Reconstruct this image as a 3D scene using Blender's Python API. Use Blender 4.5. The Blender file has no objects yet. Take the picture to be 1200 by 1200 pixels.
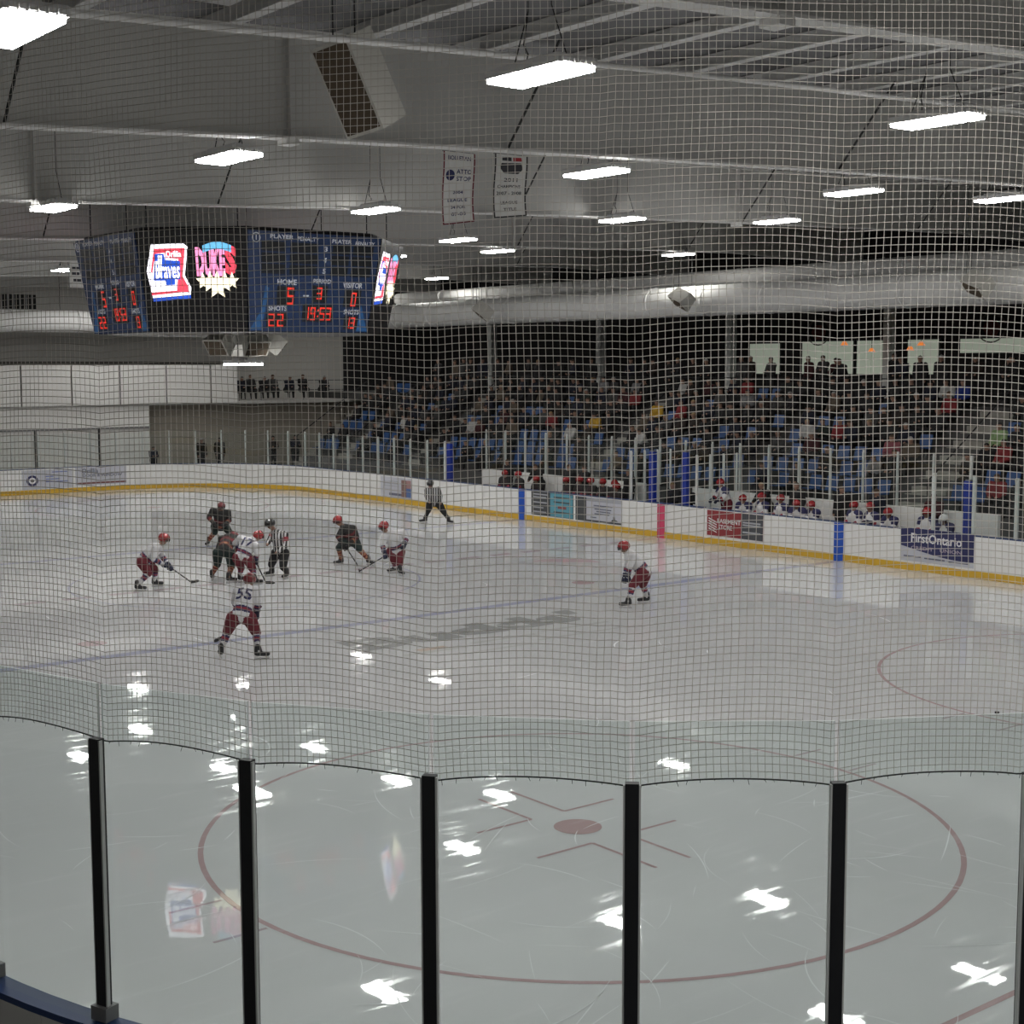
import bpy, bmesh, math, random
from mathutils import Vector, Matrix, Quaternion
from mathutils.bvhtree import BVHTree
random.seed(7)
PI = math.pi
scene = bpy.context.scene
COL = scene.collection

# ------------------------------------------------------------------ camera, world, exposure
# x runs across the rink (benches at +x), y along it (far end at +y), z up; metres
CAM_LOC = Vector((-18.157, -3.824, 5.682)); CAM_YAW = 0.6672; CAM_PITCH = -0.1004; CAM_ROLL = -0.0024
cam_data = bpy.data.cameras.new('camera'); cam = bpy.data.objects.new('camera', cam_data); COL.objects.link(cam)
cam_data.sensor_width = 36; cam_data.lens = 36 * 1700.9 / 1200; cam_data.clip_start = 0.1; cam_data.clip_end = 500
_f = Vector((math.sin(CAM_YAW) * math.cos(CAM_PITCH), math.cos(CAM_YAW) * math.cos(CAM_PITCH), math.sin(CAM_PITCH)))
_r = Vector((math.cos(CAM_YAW), -math.sin(CAM_YAW), 0)); _u = _r.cross(_f)
_r2 = _r * math.cos(CAM_ROLL) + _u * math.sin(CAM_ROLL); _u2 = _u * math.cos(CAM_ROLL) - _r * math.sin(CAM_ROLL)
cam.matrix_world = Matrix(((_r2.x, _u2.x, -_f.x, CAM_LOC.x), (_r2.y, _u2.y, -_f.y, CAM_LOC.y), (_r2.z, _u2.z, -_f.z, CAM_LOC.z), (0, 0, 0, 1)))
scene.camera = cam
world = bpy.data.worlds.new('world'); scene.world = world; world.use_nodes = True
world.node_tree.nodes['Background'].inputs[0].default_value = (0.5, 0.55, 0.6, 1)
world.node_tree.nodes['Background'].inputs[1].default_value = 0.02
vs = scene.view_settings; vs.view_transform = 'Standard'; vs.look = 'None'; vs.gamma = 1; vs.use_curve_mapping = False
vs.exposure = 0.0
LAMP_STRENGTH = 60.0

# ------------------------------------------------------------------ materials
MATS = {}
def mat(name, col, rough=0.6, metal=0.0, spec=0.5, vary=0.0, scale=6.0, bump=0.0, emit=0.0, coat=0.0):
    if name in MATS: return MATS[name]
    m = bpy.data.materials.new(name); m.use_nodes = True; MATS[name] = m
    nt = m.node_tree; b = nt.nodes['Principled BSDF']
    b.inputs['Base Color'].default_value = (*col, 1); b.inputs['Roughness'].default_value = rough
    b.inputs['Metallic'].default_value = metal; b.inputs['Specular IOR Level'].default_value = spec
    b.inputs['Coat Weight'].default_value = coat
    if emit > 0:
        b.inputs['Emission Color'].default_value = (*col, 1); b.inputs['Emission Strength'].default_value = emit
    if vary > 0 or bump > 0:
        tc = nt.nodes.new('ShaderNodeTexCoord'); n = nt.nodes.new('ShaderNodeTexNoise')
        n.inputs['Scale'].default_value = scale; n.inputs['Detail'].default_value = 4
        nt.links.new(tc.outputs['Object'], n.inputs['Vector'])
        if vary > 0:
            mx = nt.nodes.new('ShaderNodeMix'); mx.data_type = 'RGBA'
            mx.inputs['A'].default_value = (*[c * (1 - vary) for c in col], 1); mx.inputs['B'].default_value = (*[min(1, c * (1 + vary)) for c in col], 1)
            nt.links.new(n.outputs['Fac'], mx.inputs['Factor']); nt.links.new(mx.outputs['Result'], b.inputs['Base Color'])
        if bump > 0:
            bp = nt.nodes.new('ShaderNodeBump'); bp.inputs['Strength'].default_value = bump; bp.inputs['Distance'].default_value = 0.02
            nt.links.new(n.outputs['Fac'], bp.inputs['Height']); nt.links.new(bp.outputs['Normal'], b.inputs['Normal'])
    return m

def glass_mat(name, tint, gloss=0.05, rough=0.02):
    m = bpy.data.materials.new(name); m.use_nodes = True; MATS[name] = m
    nt = m.node_tree; nt.nodes.clear()
    out = nt.nodes.new('ShaderNodeOutputMaterial'); tr = nt.nodes.new('ShaderNodeBsdfTransparent'); gl = nt.nodes.new('ShaderNodeBsdfGlossy')
    mx = nt.nodes.new('ShaderNodeMixShader'); lw = nt.nodes.new('ShaderNodeLayerWeight'); lw.inputs['Blend'].default_value = 0.5
    pw = nt.nodes.new('ShaderNodeMath'); pw.operation = 'POWER'; pw.inputs[1].default_value = 5.0; nt.links.new(lw.outputs['Facing'], pw.inputs[0])
    fr = nt.nodes.new('ShaderNodeMath'); fr.operation = 'MULTIPLY_ADD'; fr.inputs[1].default_value = 0.6; fr.inputs[2].default_value = gloss * 0.4; nt.links.new(pw.outputs[0], fr.inputs[0])
    tr.inputs['Color'].default_value = (*tint, 1); gl.inputs['Roughness'].default_value = rough
    nt.links.new(fr.outputs[0], mx.inputs[0]); nt.links.new(tr.outputs[0], mx.inputs[1]); nt.links.new(gl.outputs[0], mx.inputs[2])
    nt.links.new(mx.outputs[0], out.inputs[0]); return m

def ice_mat(name, col, mottle=0.05):
    """frozen surface: painted colour under clear glossy ice with skate scuffs and slow undulation"""
    m = bpy.data.materials.new(name); m.use_nodes = True; MATS[name] = m
    nt = m.node_tree; N = nt.nodes; L = nt.links; b = N['Principled BSDF']
    geo = N.new('ShaderNodeNewGeometry')
    def noise(scale, detail, vec=None, rot=0.0, stretch=(1, 1, 1)):
        mp = N.new('ShaderNodeMapping'); mp.inputs['Rotation'].default_value = (0, 0, rot); mp.inputs['Scale'].default_value = stretch
        L.new(geo.outputs['Position'], mp.inputs['Vector'])
        n = N.new('ShaderNodeTexNoise'); n.inputs['Scale'].default_value = scale; n.inputs['Detail'].default_value = detail
        L.new(mp.outputs[0], n.inputs['Vector']); return n
    big = noise(0.25, 3); streak = noise(1.0, 6, rot=0.5, stretch=(0.6, 5.0, 1)); streak2 = noise(1.2, 6, rot=-0.9, stretch=(0.5, 6.0, 1))
    def ramp(n, a, b_, c0, c1):
        r = N.new('ShaderNodeMapRange'); r.inputs['From Min'].default_value = a; r.inputs['From Max'].default_value = b_
        r.inputs['To Min'].default_value = c0; r.inputs['To Max'].default_value = c1; L.new(n.outputs['Fac'], r.inputs['Value']); return r
    def math_(op, x, y):
        k = N.new('ShaderNodeMath'); k.operation = op
        for i, v in enumerate((x, y)):
            if isinstance(v, (int, float)): k.inputs[i].default_value = v
            else: L.new(v, k.inputs[i])
        return k.outputs[0]
    s1 = ramp(streak, 0.56, 0.72, 0, 1); s2 = ramp(streak2, 0.58, 0.74, 0, 1)
    scuff = math_('MAXIMUM', s1.outputs[0], s2.outputs[0])
    mx = N.new('ShaderNodeMix'); mx.data_type = 'RGBA'
    mx.inputs['A'].default_value = (*[c * (1 - mottle) for c in col], 1); mx.inputs['B'].default_value = (*[min(1, c * (1 + mottle)) for c in col], 1)
    bg = ramp(big, 0.3, 0.7, 0, 1); L.new(bg.outputs[0], mx.inputs['Factor'])
    mx2 = N.new('ShaderNodeMix'); mx2.data_type = 'RGBA'; mx2.inputs['B'].default_value = (0.80, 0.80, 0.81, 1)
    L.new(mx.outputs['Result'], mx2.inputs['A']); L.new(math_('MULTIPLY', scuff, 0.22), mx2.inputs['Factor'])
    L.new(mx2.outputs['Result'], b.inputs['Base Color'])
    b.inputs['Roughness'].default_value = 0.55; b.inputs['Specular IOR Level'].default_value = 0.15
    b.inputs['Coat Weight'].default_value = 1.0; b.inputs['Coat IOR'].default_value = 1.31
    L.new(math_('ADD', math_('MULTIPLY', scuff, 0.18), 0.014), b.inputs['Coat Roughness'])
    und = noise(1.3, 2); fine = noise(9.0, 3)
    hgt = math_('ADD', math_('MULTIPLY', und.outputs['Fac'], 1.0), math_('MULTIPLY', fine.outputs['Fac'], 0.10))
    bp = N.new('ShaderNodeBump'); bp.inputs['Strength'].default_value = 0.18; bp.inputs['Distance'].default_value = 0.004
    L.new(hgt, bp.inputs['Height']); L.new(bp.outputs[0], b.inputs['Coat Normal'])
    return m

def striped_mat(name, direction, period, c0, c1):
    m = bpy.data.materials.new(name); m.use_nodes = True; MATS[name] = m
    nt = m.node_tree; N = nt.nodes; L = nt.links; b = N['Principled BSDF']; b.inputs['Roughness'].default_value = 0.8
    tc = N.new('ShaderNodeTexCoord'); d = N.new('ShaderNodeVectorMath'); d.operation = 'DOT_PRODUCT'; d.inputs[1].default_value = direction
    L.new(tc.outputs['Object'], d.inputs[0])
    k = N.new('ShaderNodeMath'); k.operation = 'MULTIPLY'; k.inputs[1].default_value = 1 / period; L.new(d.outputs['Value'], k.inputs[0])
    f = N.new('ShaderNodeMath'); f.operation = 'FRACT'; L.new(k.outputs[0], f.inputs[0])
    g = N.new('ShaderNodeMath'); g.operation = 'GREATER_THAN'; g.inputs[1].default_value = 0.5; L.new(f.outputs[0], g.inputs[0])
    mx = N.new('ShaderNodeMix'); mx.data_type = 'RGBA'; mx.inputs['A'].default_value = (*c0, 1); mx.inputs['B'].default_value = (*c1, 1)
    L.new(g.outputs[0], mx.inputs['Factor']); L.new(mx.outputs['Result'], b.inputs['Base Color']); return m

ICE = ice_mat('ice', (0.66, 0.67, 0.68)); ICE_RED = ice_mat('ice_red', (0.49, 0.34, 0.35)); ICE_BLUE = ice_mat('ice_blue', (0.38, 0.40, 0.54)); ICE_DASH = ice_mat('ice_dash', (0.46, 0.38, 0.40))
ICE_GREY = ice_mat('ice_grey', (0.33, 0.34, 0.33)); ICE_PALE = ice_mat('ice_pale_grey', (0.55, 0.55, 0.54)); ICE_TAN = ice_mat('ice_tan', (0.58, 0.47, 0.38)); ICE_PINK = ice_mat('ice_pink', (0.60, 0.46, 0.47))
BOARD = mat('board_white', (0.78, 0.78, 0.76), 0.35, vary=0.03, scale=0.7, spec=0.4)
YELLOW = mat('kick_yellow', (0.62, 0.38, 0.03), 0.45, vary=0.08)
CAP = mat('cap_blue', (0.02, 0.05, 0.16), 0.4)
BLUE = mat('paint_blue', (0.01, 0.08, 0.45), 0.45); RED_PAINT = mat('paint_pink_red', (0.62, 0.06, 0.14), 0.45)
BLACK = mat('black_metal', (0.012, 0.013, 0.016), 0.4, vary=0.1); BLACKP = mat('black_plastic', (0.015, 0.015, 0.017), 0.5)
PALE = mat('pale_gasket', (0.55, 0.57, 0.56), 0.5); ALU = mat('white_post', (0.62, 0.64, 0.62), 0.45, vary=0.04)
GREYM = mat('grey_metal', (0.22, 0.22, 0.22), 0.5, metal=0.3)
GLASS = glass_mat('acrylic_glass', (0.93, 0.965, 0.955)); GLASS_FAR = glass_mat('acrylic_glass_far', (0.95, 0.97, 0.965)); EDGE = mat('glass_edge', (0.62, 0.68, 0.66), 0.3)
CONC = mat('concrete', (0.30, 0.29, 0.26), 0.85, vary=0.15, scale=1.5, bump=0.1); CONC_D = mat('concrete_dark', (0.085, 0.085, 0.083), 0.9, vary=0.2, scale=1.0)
WEB = mat('beam_paint', (0.50, 0.50, 0.48), 0.6, vary=0.05, scale=0.5); FLANGE = mat('beam_flange', (0.68, 0.68, 0.66), 0.55, vary=0.04)
DECK = mat('roof_deck', (0.17, 0.17, 0.175), 0.7, vary=0.25, scale=0.6); PURLIN = mat('purlin_white', (0.62, 0.62, 0.61), 0.55)
WALLW = mat('wall_white', (0.70, 0.69, 0.66), 0.8, vary=0.04, scale=0.5); WALLG = mat('wall_grey', (0.46, 0.455, 0.43), 0.85, vary=0.05, scale=0.5)
WALLD = mat('wall_dark_unlit', (0.018, 0.018, 0.019), 0.9, vary=0.2, scale=0.8); WALLT = mat('wall_tan', (0.34, 0.31, 0.26), 0.9, vary=0.12, scale=0.7)  # near-black WALLD puts the unlit gloom of the concourse into the colour
DUCT = mat('duct_white', (0.80, 0.80, 0.78), 0.75, vary=0.05, scale=0.8); CABLE = mat('cable_black', (0.02, 0.02, 0.02), 0.6)
LAMP_DIM = mat('lamp_diffuser_dim', (1.0, 0.97, 0.92), 0.5, emit=42.0)
LAMP = mat('lamp_diffuser', (1.0, 0.98, 0.95), 0.5, emit=LAMP_STRENGTH)
NET = mat('net_cord', (0.60, 0.57, 0.52), 0.9); ROPE = mat('net_rope', (0.03, 0.03, 0.03), 0.9)
SPKW = mat('speaker_cream', (0.62, 0.61, 0.56), 0.6); GRILLE = mat('speaker_grille', (0.10, 0.075, 0.05), 0.9, vary=0.3, scale=60)
SEATB = mat('seat_blue', (0.012, 0.060, 0.19), 0.45, vary=0.1)
SKIN = mat('skin', (0.27, 0.16, 0.115), 0.65); HAIRM = [mat('hair_dark', (0.012, 0.010, 0.009), 0.7), mat('hair_brown', (0.06, 0.035, 0.02), 0.7), mat('hair_grey', (0.28, 0.27, 0.26), 0.7), mat('hair_fair', (0.25, 0.17, 0.08), 0.7)]
WHITE = mat('print_white', (0.78, 0.78, 0.78), 0.5); INK = mat('print_black', (0.02, 0.02, 0.03), 0.5)

# ------------------------------------------------------------------ mesh helpers
class MB:
    def __init__(s): s.v = []; s.f = []; s.m = []
    def add(s, vs_, fs, mi=0):
        o = len(s.v); s.v += [tuple(p) for p in vs_]
        for f in fs: s.f.append(tuple(i + o for i in f)); s.m.append(mi)
        return s
    def box(s, c, d, rot=0.0, mi=0):
        x, y, z = d[0] / 2, d[1] / 2, d[2] / 2; cr, sr = math.cos(rot), math.sin(rot)
        vs_ = []
        for i in (-1, 1):
            for j in (-1, 1):
                for k in (-1, 1): vs_.append((c[0] + i * x * cr - j * y * sr, c[1] + i * x * sr + j * y * cr, c[2] + k * z))
        return s.add(vs_, [(0, 1, 3, 2), (4, 6, 7, 5), (0, 4, 5, 1), (2, 3, 7, 6), (0, 2, 6, 4), (1, 5, 7, 3)], mi)
    def bx(s, x0, x1, y0, y1, z0, z1, mi=0): return s.box(((x0 + x1) / 2, (y0 + y1) / 2, (z0 + z1) / 2), (x1 - x0, y1 - y0, z1 - z0), 0, mi)
    def tube(s, p0, p1, r0, r1=None, n=8, mi=0, cap=True):
        r1 = r0 if r1 is None else r1; p0 = Vector(p0); p1 = Vector(p1); d = (p1 - p0)
        if d.length < 1e-6: return s
        q = d.to_track_quat('Z', 'Y'); vs_ = []
        for p, r in ((p0, r0), (p1, r1)):
            for i in range(n): a = 2 * PI * i / n; vs_.append(p + q @ Vector((r * math.cos(a), r * math.sin(a), 0)))
        fs = [(i, (i + 1) % n, n + (i + 1) % n, n + i) for i in range(n)]
        if cap: fs += [tuple(range(n - 1, -1, -1)), tuple(range(n, 2 * n))]
        return s.add(vs_, fs, mi)
    def path_tube(s, pts, r, n=6, mi=0, closed=False):
        pts = [Vector(p) for p in pts]; N = len(pts); vs_ = []
        for i, p in enumerate(pts):
            a = pts[(i - 1) % N] if (closed or i > 0) else p; b = pts[(i + 1) % N] if (closed or i < N - 1) else p
            q = (b - a).to_track_quat('Z', 'Y')
            for k in range(n): t = 2 * PI * k / n; vs_.append(p + q @ Vector((r * math.cos(t), r * math.sin(t), 0)))
        fs = []
        for i in range(N if closed else N - 1):
            j = (i + 1) % N
            for k in range(n): fs.append((i * n + k, i * n + (k + 1) % n, j * n + (k + 1) % n, j * n + k))
        if not closed: fs += [tuple(range(n - 1, -1, -1)), tuple((N - 1) * n + k for k in range(n))]
        return s.add(vs_, fs, mi)
    def capsule(s, a, b, ra, rb, n=12, h=4, mi=0):
        a = Vector(a); b = Vector(b); d = b - a
        q = d.to_track_quat('Z', 'Y') if d.length > 1e-5 else Quaternion()
        rings = [(a, ra, -PI / 2 + (PI / 2) * i / h) for i in range(1, h + 1)] + [(b, rb, (PI / 2) * i / h) for i in range(0, h)]
        vs_ = [a - q @ Vector((0, 0, ra))]
        for c, r, t in rings:
            for i in range(n): w = 2 * PI * i / n; vs_.append(c + q @ Vector((r * math.cos(t) * math.cos(w), r * math.cos(t) * math.sin(w), r * math.sin(t))))
        vs_.append(b + q @ Vector((0, 0, rb))); fs = []; R = len(rings)
        for i in range(n): fs.append((0, 1 + (i + 1) % n, 1 + i))
        for k in range(R - 1):
            for i in range(n): fs.append((1 + k * n + i, 1 + k * n + (i + 1) % n, 1 + (k + 1) * n + (i + 1) % n, 1 + (k + 1) * n + i))
        e = 1 + R * n
        for i in range(n): fs.append((1 + (R - 1) * n + i, 1 + (R - 1) * n + (i + 1) % n, e))
        return s.add(vs_, fs, mi)
    def prism(s, poly, fn, d0, d1, mi=0):
        """closed polygon [(u,v)] extruded between depths d0,d1; fn(u,v,d)->xyz"""
        n = len(poly); vs_ = [fn(u, v, d0) for u, v in poly] + [fn(u, v, d1) for u, v in poly]
        fs = [tuple(range(n)), tuple(range(2 * n - 1, n - 1, -1))] + [(i, n + i, n + (i + 1) % n, (i + 1) % n) for i in range(n)]
        return s.add(vs_, fs, mi)
    def mesh(s, name, mats, smooth=False):
        me = bpy.data.meshes.new(name); me.from_pydata(s.v, [], s.f)
        for m in (mats if isinstance(mats, (list, tuple)) else [mats]): me.materials.append(m)
        me.polygons.foreach_set('material_index', s.m)
        if smooth: me.polygons.foreach_set('use_smooth', [True] * len(s.f))
        me.update(); return me
    def build(s, name, mats, parent=None, smooth=False, loc=None):
        me = s.mesh(name, mats, smooth)
        b = bmesh.new(); b.from_mesh(me); bmesh.ops.recalc_face_normals(b, faces=b.faces); b.to_mesh(me); b.free()
        return link(name, me, parent, loc)

def link(name, data, parent=None, loc=None):
    o = bpy.data.objects.new(name, data); COL.objects.link(o)
    if parent is not None: o.parent = parent
    if loc is not None: o.location = loc
    return o
def tag(o, label, cat, group=None, kind=None):
    o['label'] = label; o['category'] = cat
    if group: o['group'] = group
    if kind: o['kind'] = kind
    return o
def thing(name, label, cat, loc=(0, 0, 0), group=None, rz=0.0):
    o = bpy.data.objects.new(name, None); COL.objects.link(o); o.location = loc; o.rotation_euler = (0, 0, rz); o.empty_display_size = 0.2
    return tag(o, label, cat, group)
def struct(o, label=None):
    o['kind'] = 'structure'
    if label: o['label'] = label
    return o
def copy_tree(o, parent=None):
    c = o.copy(); COL.objects.link(c); c.parent = parent
    for ch in list(o.children): copy_tree(ch, c)
    return c
_tcache = {}
def text_mesh(txt, bold=False):
    """flat lettering as (verts 2D normalised to width 1, height h), faces"""
    key = (txt, bold)
    if key in _tcache: return _tcache[key]
    cu = bpy.data.curves.new('lettering', 'FONT'); cu.body = txt; cu.size = 1; cu.resolution_u = 2
    if bold: cu.offset = 0.02 if bold is True else bold
    o = bpy.data.objects.new('lettering', cu); COL.objects.link(o)
    dg = bpy.context.evaluated_depsgraph_get(); me = bpy.data.meshes.new_from_object(o.evaluated_get(dg))
    vs_ = [(v.co.x, v.co.y) for v in me.vertices]; fs = [tuple(p.vertices) for p in me.polygons]
    x0 = min(v[0] for v in vs_); x1 = max(v[0] for v in vs_); y0 = min(v[1] for v in vs_); y1 = max(v[1] for v in vs_)
    vs_ = [((x - x0) / (x1 - x0), (y - y0) / (y1 - y0)) for x, y in vs_]
    bpy.data.objects.remove(o); bpy.data.curves.remove(cu); bpy.data.meshes.remove(me)
    _tcache[key] = (vs_, fs); return _tcache[key]
def put_text(mb, txt, fn, u0, u1, v0, v1, d=0.0, mi=0, bold=False, shear=0.0):
    vs_, fs = text_mesh(txt, bold)
    mb.add([fn(u0 + (u1 - u0) * x + shear * y * (v1 - v0), v0 + (v1 - v0) * y, d) for x, y in vs_], fs, mi)
def rect(mb, fn, u0, u1, v0, v1, d0, d1, mi=0): mb.prism([(u0, v0), (u1, v0), (u1, v1), (u0, v1)], fn, d0, d1, mi)

# ================================================================== STRUCTURE
XL, XR, Y0, Y1 = -14.9, 15.24, 0.4, 60.2
CORNERS = [(-6.7, 8.6, 8.2, 180), (7.04, 8.6, 8.2, 270), (8.24, 53.2, 7.0, 0), (-7.9, 53.2, 7.0, 90)]     # near-left, near-right, far-right, far-left
def rink_path(step=0.3):
    """inner face of the boards, counter-clockwise from the near-left corner: list of (x, y, nx, ny), n pointing off the ice"""
    P = []
    for i, (cx, cy, r, a0) in enumerate(CORNERS):
        n = max(8, int(r * PI / 2 / step))
        for k in range(n + 1):
            a = math.radians(a0 + 90 * k / n); P.append((cx + r * math.cos(a), cy + r * math.sin(a), math.cos(a), math.sin(a)))
        nx = CORNERS[(i + 1) % 4]; a1 = math.radians(a0 + 90); p0 = P[-1]; p1 = (nx[0] + nx[2] * math.cos(a1), nx[1] + nx[2] * math.sin(a1))
        m = int(math.hypot(p1[0] - p0[0], p1[1] - p0[1]) / 0.6)
        for k in range(1, m): P.append((p0[0] + (p1[0] - p0[0]) * k / m, p0[1] + (p1[1] - p0[1]) * k / m, math.cos(a1), math.sin(a1)))
    return P
RP = rink_path()
CUM = [0.0]
for i in range(len(RP)):
    a, b = RP[i], RP[(i + 1) % len(RP)]; CUM.append(CUM[-1] + math.hypot(b[0] - a[0], b[1] - a[1]))
TOTAL = CUM[-1]
import bisect
def at(s):
    s %= TOTAL; i = min(bisect.bisect_right(CUM, s) - 1, len(RP) - 1); a, b = RP[i], RP[(i + 1) % len(RP)]
    t = (s - CUM[i]) / max(1e-6, CUM[i + 1] - CUM[i]); v = [a[k] + (b[k] - a[k]) * t for k in range(4)]
    l = math.hypot(v[2], v[3]); return v[0], v[1], v[2] / l, v[3] / l
def s_of(x, y): return min(range(len(RP)), key=lambda i: (RP[i][0] - x) ** 2 + (RP[i][1] - y) ** 2) and CUM[min(range(len(RP)), key=lambda i: (RP[i][0] - x) ** 2 + (RP[i][1] - y) ** 2)]
def strip(mb, s0, s1, o0, o1, z0, z1, mi=0, step=0.35):
    """a bar following the boards from s0 to s1, between offsets o0<o1 off the ice and heights z0<z1"""
    n = max(1, int(math.ceil((s1 - s0) / step))); vs_ = []
    for k in range(n + 1):
        x, y, nx, ny = at(s0 + (s1 - s0) * k / n)
        vs_ += [(x + nx * o0, y + ny * o0, z0), (x + nx * o1, y + ny * o1, z0), (x + nx * o1, y + ny * o1, z1), (x + nx * o0, y + ny * o0, z1)]
    fs = [(0, 1, 2, 3), (4 * n + 3, 4 * n + 2, 4 * n + 1, 4 * n)]
    for k in range(n):
        for j in range(4): fs.append((4 * k + j, 4 * k + 4 + j, 4 * k + 4 + (j + 1) % 4, 4 * k + (j + 1) % 4))
    mb.add(vs_, fs, mi)

# floor and ice
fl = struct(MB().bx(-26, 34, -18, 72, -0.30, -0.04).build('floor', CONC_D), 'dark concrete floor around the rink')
ice = MB(); n = len(RP)
ice.add([(p[0], p[1], 0) for p in RP] + [(p[0], p[1], -0.04) for p in RP], [tuple(range(n))] + [(i, n + i, n + (i + 1) % n, (i + 1) % n) for i in range(n)])
ice_o = struct(ice.build('floor_ice', ICE), 'pale scuffed sheet of rink ice with painted lines')
def mark(name, mb, m): return mb.build(name, m, ice_o)
def flat(x0, x1, y0, y1, z=0.002): return MB().add([(x0, y0, z), (x1, y0, z), (x1, y1, z), (x0, y1, z)], [(0, 1, 2, 3)])
def ring(cx, cy, r, w, z=0.0025, n=96):
    return MB().add([(cx + (r + (w / 2 if k % 2 else -w / 2)) * math.cos(PI * 2 * (k // 2) / n), cy + (r + (w / 2 if k % 2 else -w / 2)) * math.sin(PI * 2 * (k // 2) / n), z) for k in range(2 * n)],
        [(2 * i, 2 * i + 1, (2 * i + 3) % (2 * n), (2 * i + 2) % (2 * n)) for i in range(n)])
def disc(cx, cy, r, z=0.003, n=32): return MB().add([(cx + r * math.cos(2 * PI * i / n), cy + r * math.sin(2 * PI * i / n), z) for i in range(n)], [tuple(range(n))])
mark('goal_line', flat(-13.2, 13.4, 3.29, 3.36), ICE_RED); mark('goal_line', flat(-13.2, 13.4, 57.2, 57.27), ICE_RED)
mark('blue_line', flat(XL, XR, 23.07, 23.37), ICE_BLUE); mark('blue_line', flat(XL, XR, 37.85, 38.15), ICE_BLUE)
for k in range(25): mark('centre_line_dash', flat(XL + 0.25 + k * 1.2, XL + 0.25 + k * 1.2 + 0.75, 30.46, 30.76), ICE_DASH)
for cx in (-6.7, 6.7):
    for cy in (9.42, 51.2):
        mark('faceoff_circle', ring(cx, cy, 4.57, 0.065), ICE_RED); mark('faceoff_dot', disc(cx, cy, 0.30), ICE_RED)
        for sx in (-1, 1):
            for sy in (-1, 1):
                L_ = MB(); x = cx + sx * 0.27; y = cy + sy * 0.58
                for q in (flat(min(x, x + sx * 0.85), max(x, x + sx * 0.85), y - 0.025, y + 0.025, 0.0035), flat(x - 0.025, x + 0.025, min(y, y + sy * 1.1), max(y, y + sy * 1.1), 0.0036)): L_.add(q.v, q.f)
                mark('faceoff_mark', L_, ICE_RED)
                hx = cx + sx * 4.6; mark('hash_mark', flat(min(hx, hx + sx * 0.6), max(hx, hx + sx * 0.6), cy + sy * 0.5 - 0.025, cy + sy * 0.5 + 0.025), ICE_DASH)
    for cy in (24.72, 36.5): mark('neutral_dot', disc(cx, cy, 0.30), ICE_RED)
mark('centre_circle', ring(0, 30.6, 4.57, 0.06), ICE_BLUE)
def ice_fn(x0, y0, w, h): return lambda u, v, d: (x0 + u * w, y0 + v * h, 0.002 + d)
b_ = MB(); put_text(b_, "Budds'", ice_fn(-2.75, 20.45, 6.3, 1.3), 0, 1, 0, 1, 0.001, 0, bold=0.05); mark('ice_lettering', b_, ICE_GREY)
for (x0, x1, y0, y1, m) in [(-2.4, -0.9, 19.55, 19.72, ICE_PALE), (-1.9, -1.2, 19.75, 20.0, ICE_TAN), (-0.6, 1.1, 19.75, 19.9, ICE_PALE), (1.4, 3.3, 19.9, 20.05, ICE_PALE), (-1.6, 0.4, 19.0, 19.1, ICE_PALE), (0.7, 3.6, 19.2, 19.3, ICE_PALE)]:
    mark('ice_print', flat(x0, x1, y0, y1), m)
lg = MB()
for a, b in [((7.9, 28.9), (9.6, 26.9)), ((9.6, 26.9), (11.4, 27.2)), ((7.9, 28.9), (10.6, 29.6)), ((10.6, 29.6), (11.4, 27.2))]:
    d = Vector((b[0] - a[0], b[1] - a[1])).normalized() * 0.07; nrm = Vector((-d.y, d.x))
    lg.add([(a[0] + nrm.x, a[1] + nrm.y, 0.002), (b[0] + nrm.x, b[1] + nrm.y, 0.002), (b[0] - nrm.x, b[1] - nrm.y, 0.002), (a[0] - nrm.x, a[1] - nrm.y, 0.002)], [(0, 1, 2, 3)])
mark('ice_logo', lg, ICE_PALE); mark('ice_logo', MB().add([(8.2, 28.8, 0.0015), (9.7, 27.3, 0.0015), (9.9, 28.2, 0.0015), (8.9, 29.0, 0.0015)], [(0, 1, 2, 3)]), ICE_PINK)

# skate cuts on the ice
sc_ = MB(); rr = random.Random(3)
for _ in range(240):
    if rr.random() < 0.55: x, y = rr.uniform(-13, -2), rr.uniform(3, 14)
    else: x, y = rr.uniform(-13, 13), rr.uniform(3, 55)
    if math.hypot(max(0, -6.7 - x), max(0, 8.6 - y)) > 7.6: continue
    a = rr.uniform(0, 2 * PI); k = rr.uniform(-0.9, 0.9); ln = rr.uniform(0.3, 1.6); w = rr.uniform(0.003, 0.009) * (1 if y < 14 else 2.2); px = []
    for i in range(9):
        px.append((x, y)); x += math.cos(a) * ln / 8; y += math.sin(a) * ln / 8; a += k * ln / 8
    vs_ = []
    for i, (u, v) in enumerate(px):
        b = px[min(i + 1, 8)]; c = px[max(i - 1, 0)]; d = Vector((b[0] - c[0], b[1] - c[1])).normalized(); ww = w * math.sin(PI * (i + 0.3) / 8.6)
        vs_ += [(u - d.y * ww, v + d.x * ww, 0.0045), (u + d.y * ww, v - d.x * ww, 0.0045)]
    sc_.add(vs_, [(2 * i, 2 * i + 2, 2 * i + 3, 2 * i + 1) for i in range(8)])
q = sc_.build('skate_cuts', mat('ice_cut', (0.74, 0.75, 0.76), 0.5), ice_o); q['kind'] = 'stuff'

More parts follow.
